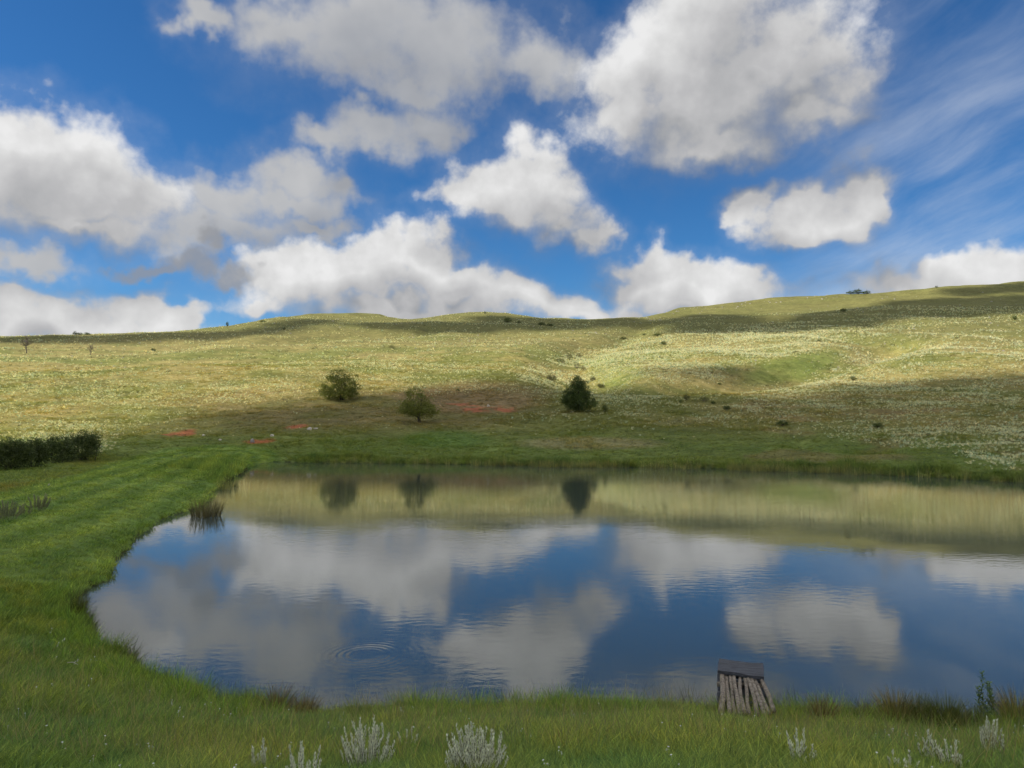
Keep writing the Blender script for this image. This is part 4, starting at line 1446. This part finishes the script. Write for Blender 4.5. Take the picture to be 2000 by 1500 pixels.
# ------------------------------------------------------------------ stones and a stick
mat_rock, n, out = new_material('lichened_rock')
pos = n.add('ShaderNodeTexCoord').outputs['Object']
f = n.noise(pos, 9.0, 6, 0.65)
principled(n, out, n.ramp(f, [(0.35, (0.12, 0.10, 0.085)), (0.5, (0.26, 0.22, 0.19)), (0.62, (0.42, 0.38, 0.33))]), 0.9, 0.2, f, 0.03, 0.8)
mat_pale, n, out = new_material('pale_stone')
f = n.noise(n.add('ShaderNodeTexCoord').outputs['Object'], 6.0, 5, 0.6)
principled(n, out, n.mix(f, (0.42, 0.36, 0.28), (0.68, 0.62, 0.52)), 0.9, 0.2, f, 0.03, 0.6)
def rock(loc, w, d_, h, mat, label, seed, rz=0.0):
    import bmesh
    bm = bmesh.new()
    bmesh.ops.create_icosphere(bm, subdivisions=3, radius=1.0)
    r = np.random.default_rng(seed)
    cuts = [(unit(r.normal(size=3)), r.uniform(0.55, 0.85)) for _ in range(9)]
    for v in bm.verts:
        p = np.array(v.co)
        for nrm, lim in cuts:
            e = p @ nrm - lim
            if e > 0:
                p = p - nrm * e * 0.9
        p = p * (1 + 0.10 * (vnoise(p[0] * 3 + seed, p[1] * 3 + p[2] * 2, seed) - 0.5))
        v.co = (p[0] * w / 2, p[1] * d_ / 2, p[2] * h * 0.75)
    me = bpy.data.meshes.new('stone')
    bm.to_mesh(me)
    bm.free()
    me.materials.append(mat)
    o = bpy.data.objects.new('stone', me)
    scene.collection.objects.link(o)
    o.location = (loc[0], loc[1], loc[2] + h * 0.15)
    o.rotation_euler = (0, 0, rz)
    o['label'], o['category'], o['group'] = label, 'stone', 'stones lying in the grass'
    return o
STONES = [(936, 1392, 44, 24, mat_rock, 'lichened rock at the edge of the near bank'), (1415, 1464, 20, 9, mat_pale, 'flat tan stone in the grass below the log jetty'),
          (398, 852, 8, 4, mat_pale, 'white stone right of the left red earth patch'), (531, 852, 8, 4, mat_pale, 'white stone above the second red earth patch'),
          (493, 865, 9, 8, mat_rock, 'brown boulder in the second red earth patch'), (604, 839, 10, 5, mat_pale, 'left tan slab on the slope below the rounded tree'),
          (617, 838, 10, 3, mat_pale, 'thin right tan slab on the slope below the rounded tree'), (96, 949, 7, 4, mat_pale, 'white stone in the grass between hedge and dam'),
          (430, 860, 6, 3, mat_pale, 'small pale stone between the two left red earth patches'), (954, 794, 7, 4, mat_pale, 'pale stone on the red earth between the trees'),
          (612, 1400, 26, 9, mat_rock, 'low grey rock almost hidden in grass by the bay')]
STONES[-1] = (776, 1404, 22, 9, mat_rock, 'low grey rock almost hidden in the grass above the sparse silver sprig')
for i, (s, p) in enumerate(zip(STONES, hits([(a[0], a[1]) for a in STONES]))):
    m = metres(p)
    rock(p, s[2] * m, s[2] * m * 0.8, s[3] * m * 1.3, s[4], s[5], 500 + i, random.uniform(-0.5, 0.5))

stick_p = hits([(131, 1311), (152, 1315)])
s = Soup()
s.tube([stick_p[0] + [0, 0, 0.16], (stick_p[0] + stick_p[1]) / 2 + [0, 0, 0.185], stick_p[1] + [0, 0, 0.16]], [0.007, 0.008, 0.006], 6)
o = s.build('stick', mat_pale, None, True)
o['label'], o['category'] = 'short pale stick lying on the lawn at the left', 'stick'

# ------------------------------------------------------------------ the little log jetty
mat_log, n, out = new_material('lichened_log')
pos = n.add('ShaderNodeTexCoord').outputs['Object']
f = n.noise(n.vmath('MULTIPLY', pos, (1, 0.5, 1)), 26.0, 6, 0.7)
f2 = n.noise(pos, 7.0, 4, 0.6)
lc = n.ramp(f, [(0.32, (0.12, 0.095, 0.07)), (0.5, (0.235, 0.195, 0.15)), (0.68, (0.37, 0.325, 0.265))])
lc = n.mix(n.maprange(f2, 0.5, 0.75), lc, (0.07, 0.058, 0.046))
principled(n, out, lc, 0.95, 0.1, f, 0.015, 0.9)
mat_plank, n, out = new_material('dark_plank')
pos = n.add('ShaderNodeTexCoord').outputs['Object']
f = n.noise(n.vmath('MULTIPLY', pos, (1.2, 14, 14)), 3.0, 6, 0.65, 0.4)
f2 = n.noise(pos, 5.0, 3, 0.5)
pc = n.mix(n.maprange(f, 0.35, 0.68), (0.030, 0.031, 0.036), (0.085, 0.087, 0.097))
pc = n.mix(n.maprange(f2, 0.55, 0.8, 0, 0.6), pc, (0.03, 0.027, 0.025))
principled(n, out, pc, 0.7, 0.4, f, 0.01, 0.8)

DECK = 0.52
def deck_at(px, py, z):
    return np.array([*on_plane(px, py, z), z])
jr = np.random.default_rng(77)
jc = deck_at(1452, 1345, DECK)
jetty = empty('log_jetty', (jc[0], jc[1], 0.0), 'small jetty of weathered round logs with a dark plank across its end', 'jetty')
org = np.array([jc[0], jc[1], 0.0])
tops = [(1410, 1318), (1419, 1321), (1428, 1323), (1436, 1323), (1444, 1324), (1452, 1325), (1460, 1326), (1468, 1327), (1476, 1328), (1486, 1328)]
feet = [(1408, 1392), (1422, 1394), (1433, 1394), (1445, 1394), (1456, 1395), (1467, 1395), (1480, 1395), (1489, 1394), (1499, 1394), (1510, 1390)]
rad = [0.046, 0.033, 0.031, 0.034, 0.032, 0.032, 0.037, 0.032, 0.031, 0.036]
for i in range(10):
    a_, b_ = deck_at(*tops[i], DECK), deck_at(*feet[i], DECK - 0.02)
    dirn = unit(a_ - b_)
    a_ = a_ + dirn * 0.35
    pts, rr = [], []
    for k in range(9):
        t = k / 8
        p = b_ + (a_ - b_) * t
        p = p + np.array([0.022 * math.sin(3.1 * t + i) + (0.05 * math.sin(math.pi * t) if i == 9 else 0.01 * math.sin(2 * math.pi * t + 2 * i)), 0, 0.012 * math.sin(4 * t + i * 1.7)])
        pts.append(p - org)
        rr.append(rad[i] * (1.05 - 0.16 * t) * (1 + 0.07 * jr.normal()))
    s = Soup()
    s.tube(pts, rr, 12)
    s.build('log', mat_log, jetty, True)
# plank: an uneven board lying across the log ends
pz = DECK + 0.075
c0, c1, c2, c3 = deck_at(1405, 1287, pz + 0.03), deck_at(1491, 1296, pz + 0.01), deck_at(1492, 1321, pz), deck_at(1402, 1310, pz + 0.02)
s = Soup()
nx_, ny_ = 14, 5
for lev in (0.0, -0.055):
    for j in range(ny_):
        for i in range(nx_):
            u, v = i / (nx_ - 1), j / (ny_ - 1)
            e = 0.018 * math.sin(5.0 * u + 1.0) + 0.010 * math.sin(13 * u + 2)
            p = (c3 * (1 - u) + c2 * u) * (1 - v) + (c0 * (1 - u) + c1 * u) * v
            p = p + np.array([0.006 * math.sin(9 * v + 3 * u), e * (1 if v < 0.3 else 0.8), lev + 0.006 * math.sin(6 * u + 2 * v)])
            s.v.append(p - org)
tot = nx_ * ny_
for j in range(ny_ - 1):
    for i in range(nx_ - 1):
        k = j * nx_ + i
        s.f.append((k, k + 1, k + nx_ + 1, k + nx_))
        s.f.append((tot + k, tot + k + nx_, tot + k + nx_ + 1, tot + k + 1))
rim = [i for i in range(nx_)] + [j * nx_ + nx_ - 1 for j in range(1, ny_)] + [(ny_ - 1) * nx_ + i for i in range(nx_ - 2, -1, -1)] + [j * nx_ for j in range(ny_ - 2, 0, -1)]
for a_, b_ in zip(rim, rim[1:] + rim[:1]):
    s.f.append((a_, tot + a_, tot + b_, b_))
pl = s.build('plank', mat_plank, jetty)
pl['label'] = 'dark wet looking plank across the far end'
# bearers under the deck and the posts that carry it
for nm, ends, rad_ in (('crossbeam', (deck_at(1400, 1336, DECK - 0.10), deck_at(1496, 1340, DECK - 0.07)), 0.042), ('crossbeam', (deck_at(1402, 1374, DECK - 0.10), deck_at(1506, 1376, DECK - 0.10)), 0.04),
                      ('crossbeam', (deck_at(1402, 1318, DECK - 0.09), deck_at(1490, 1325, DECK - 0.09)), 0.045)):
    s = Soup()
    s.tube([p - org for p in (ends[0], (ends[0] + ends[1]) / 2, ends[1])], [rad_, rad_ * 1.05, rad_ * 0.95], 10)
    s.build(nm, mat_log if nm == 'crossbeam' and rad_ == 0.042 else mat_plank, jetty, True)  # dark tone on most bearers puts the gap shade into their colour
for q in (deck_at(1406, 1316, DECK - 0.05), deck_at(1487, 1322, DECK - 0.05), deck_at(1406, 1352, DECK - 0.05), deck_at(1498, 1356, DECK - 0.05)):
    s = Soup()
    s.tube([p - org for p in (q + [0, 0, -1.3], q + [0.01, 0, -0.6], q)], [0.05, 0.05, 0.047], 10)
    s.build('post', mat_plank, jetty, True)  # posts coloured dark too, for the shade below the deck

# added dark sheet under the logs, standing in for shade in their gaps
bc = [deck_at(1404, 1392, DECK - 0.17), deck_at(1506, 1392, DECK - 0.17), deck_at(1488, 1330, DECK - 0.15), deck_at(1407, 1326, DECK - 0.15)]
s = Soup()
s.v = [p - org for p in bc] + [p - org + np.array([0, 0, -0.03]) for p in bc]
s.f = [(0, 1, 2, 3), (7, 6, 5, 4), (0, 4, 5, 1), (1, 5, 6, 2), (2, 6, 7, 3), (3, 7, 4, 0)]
s.build('gap_shade_sheet', mat_plank, jetty)
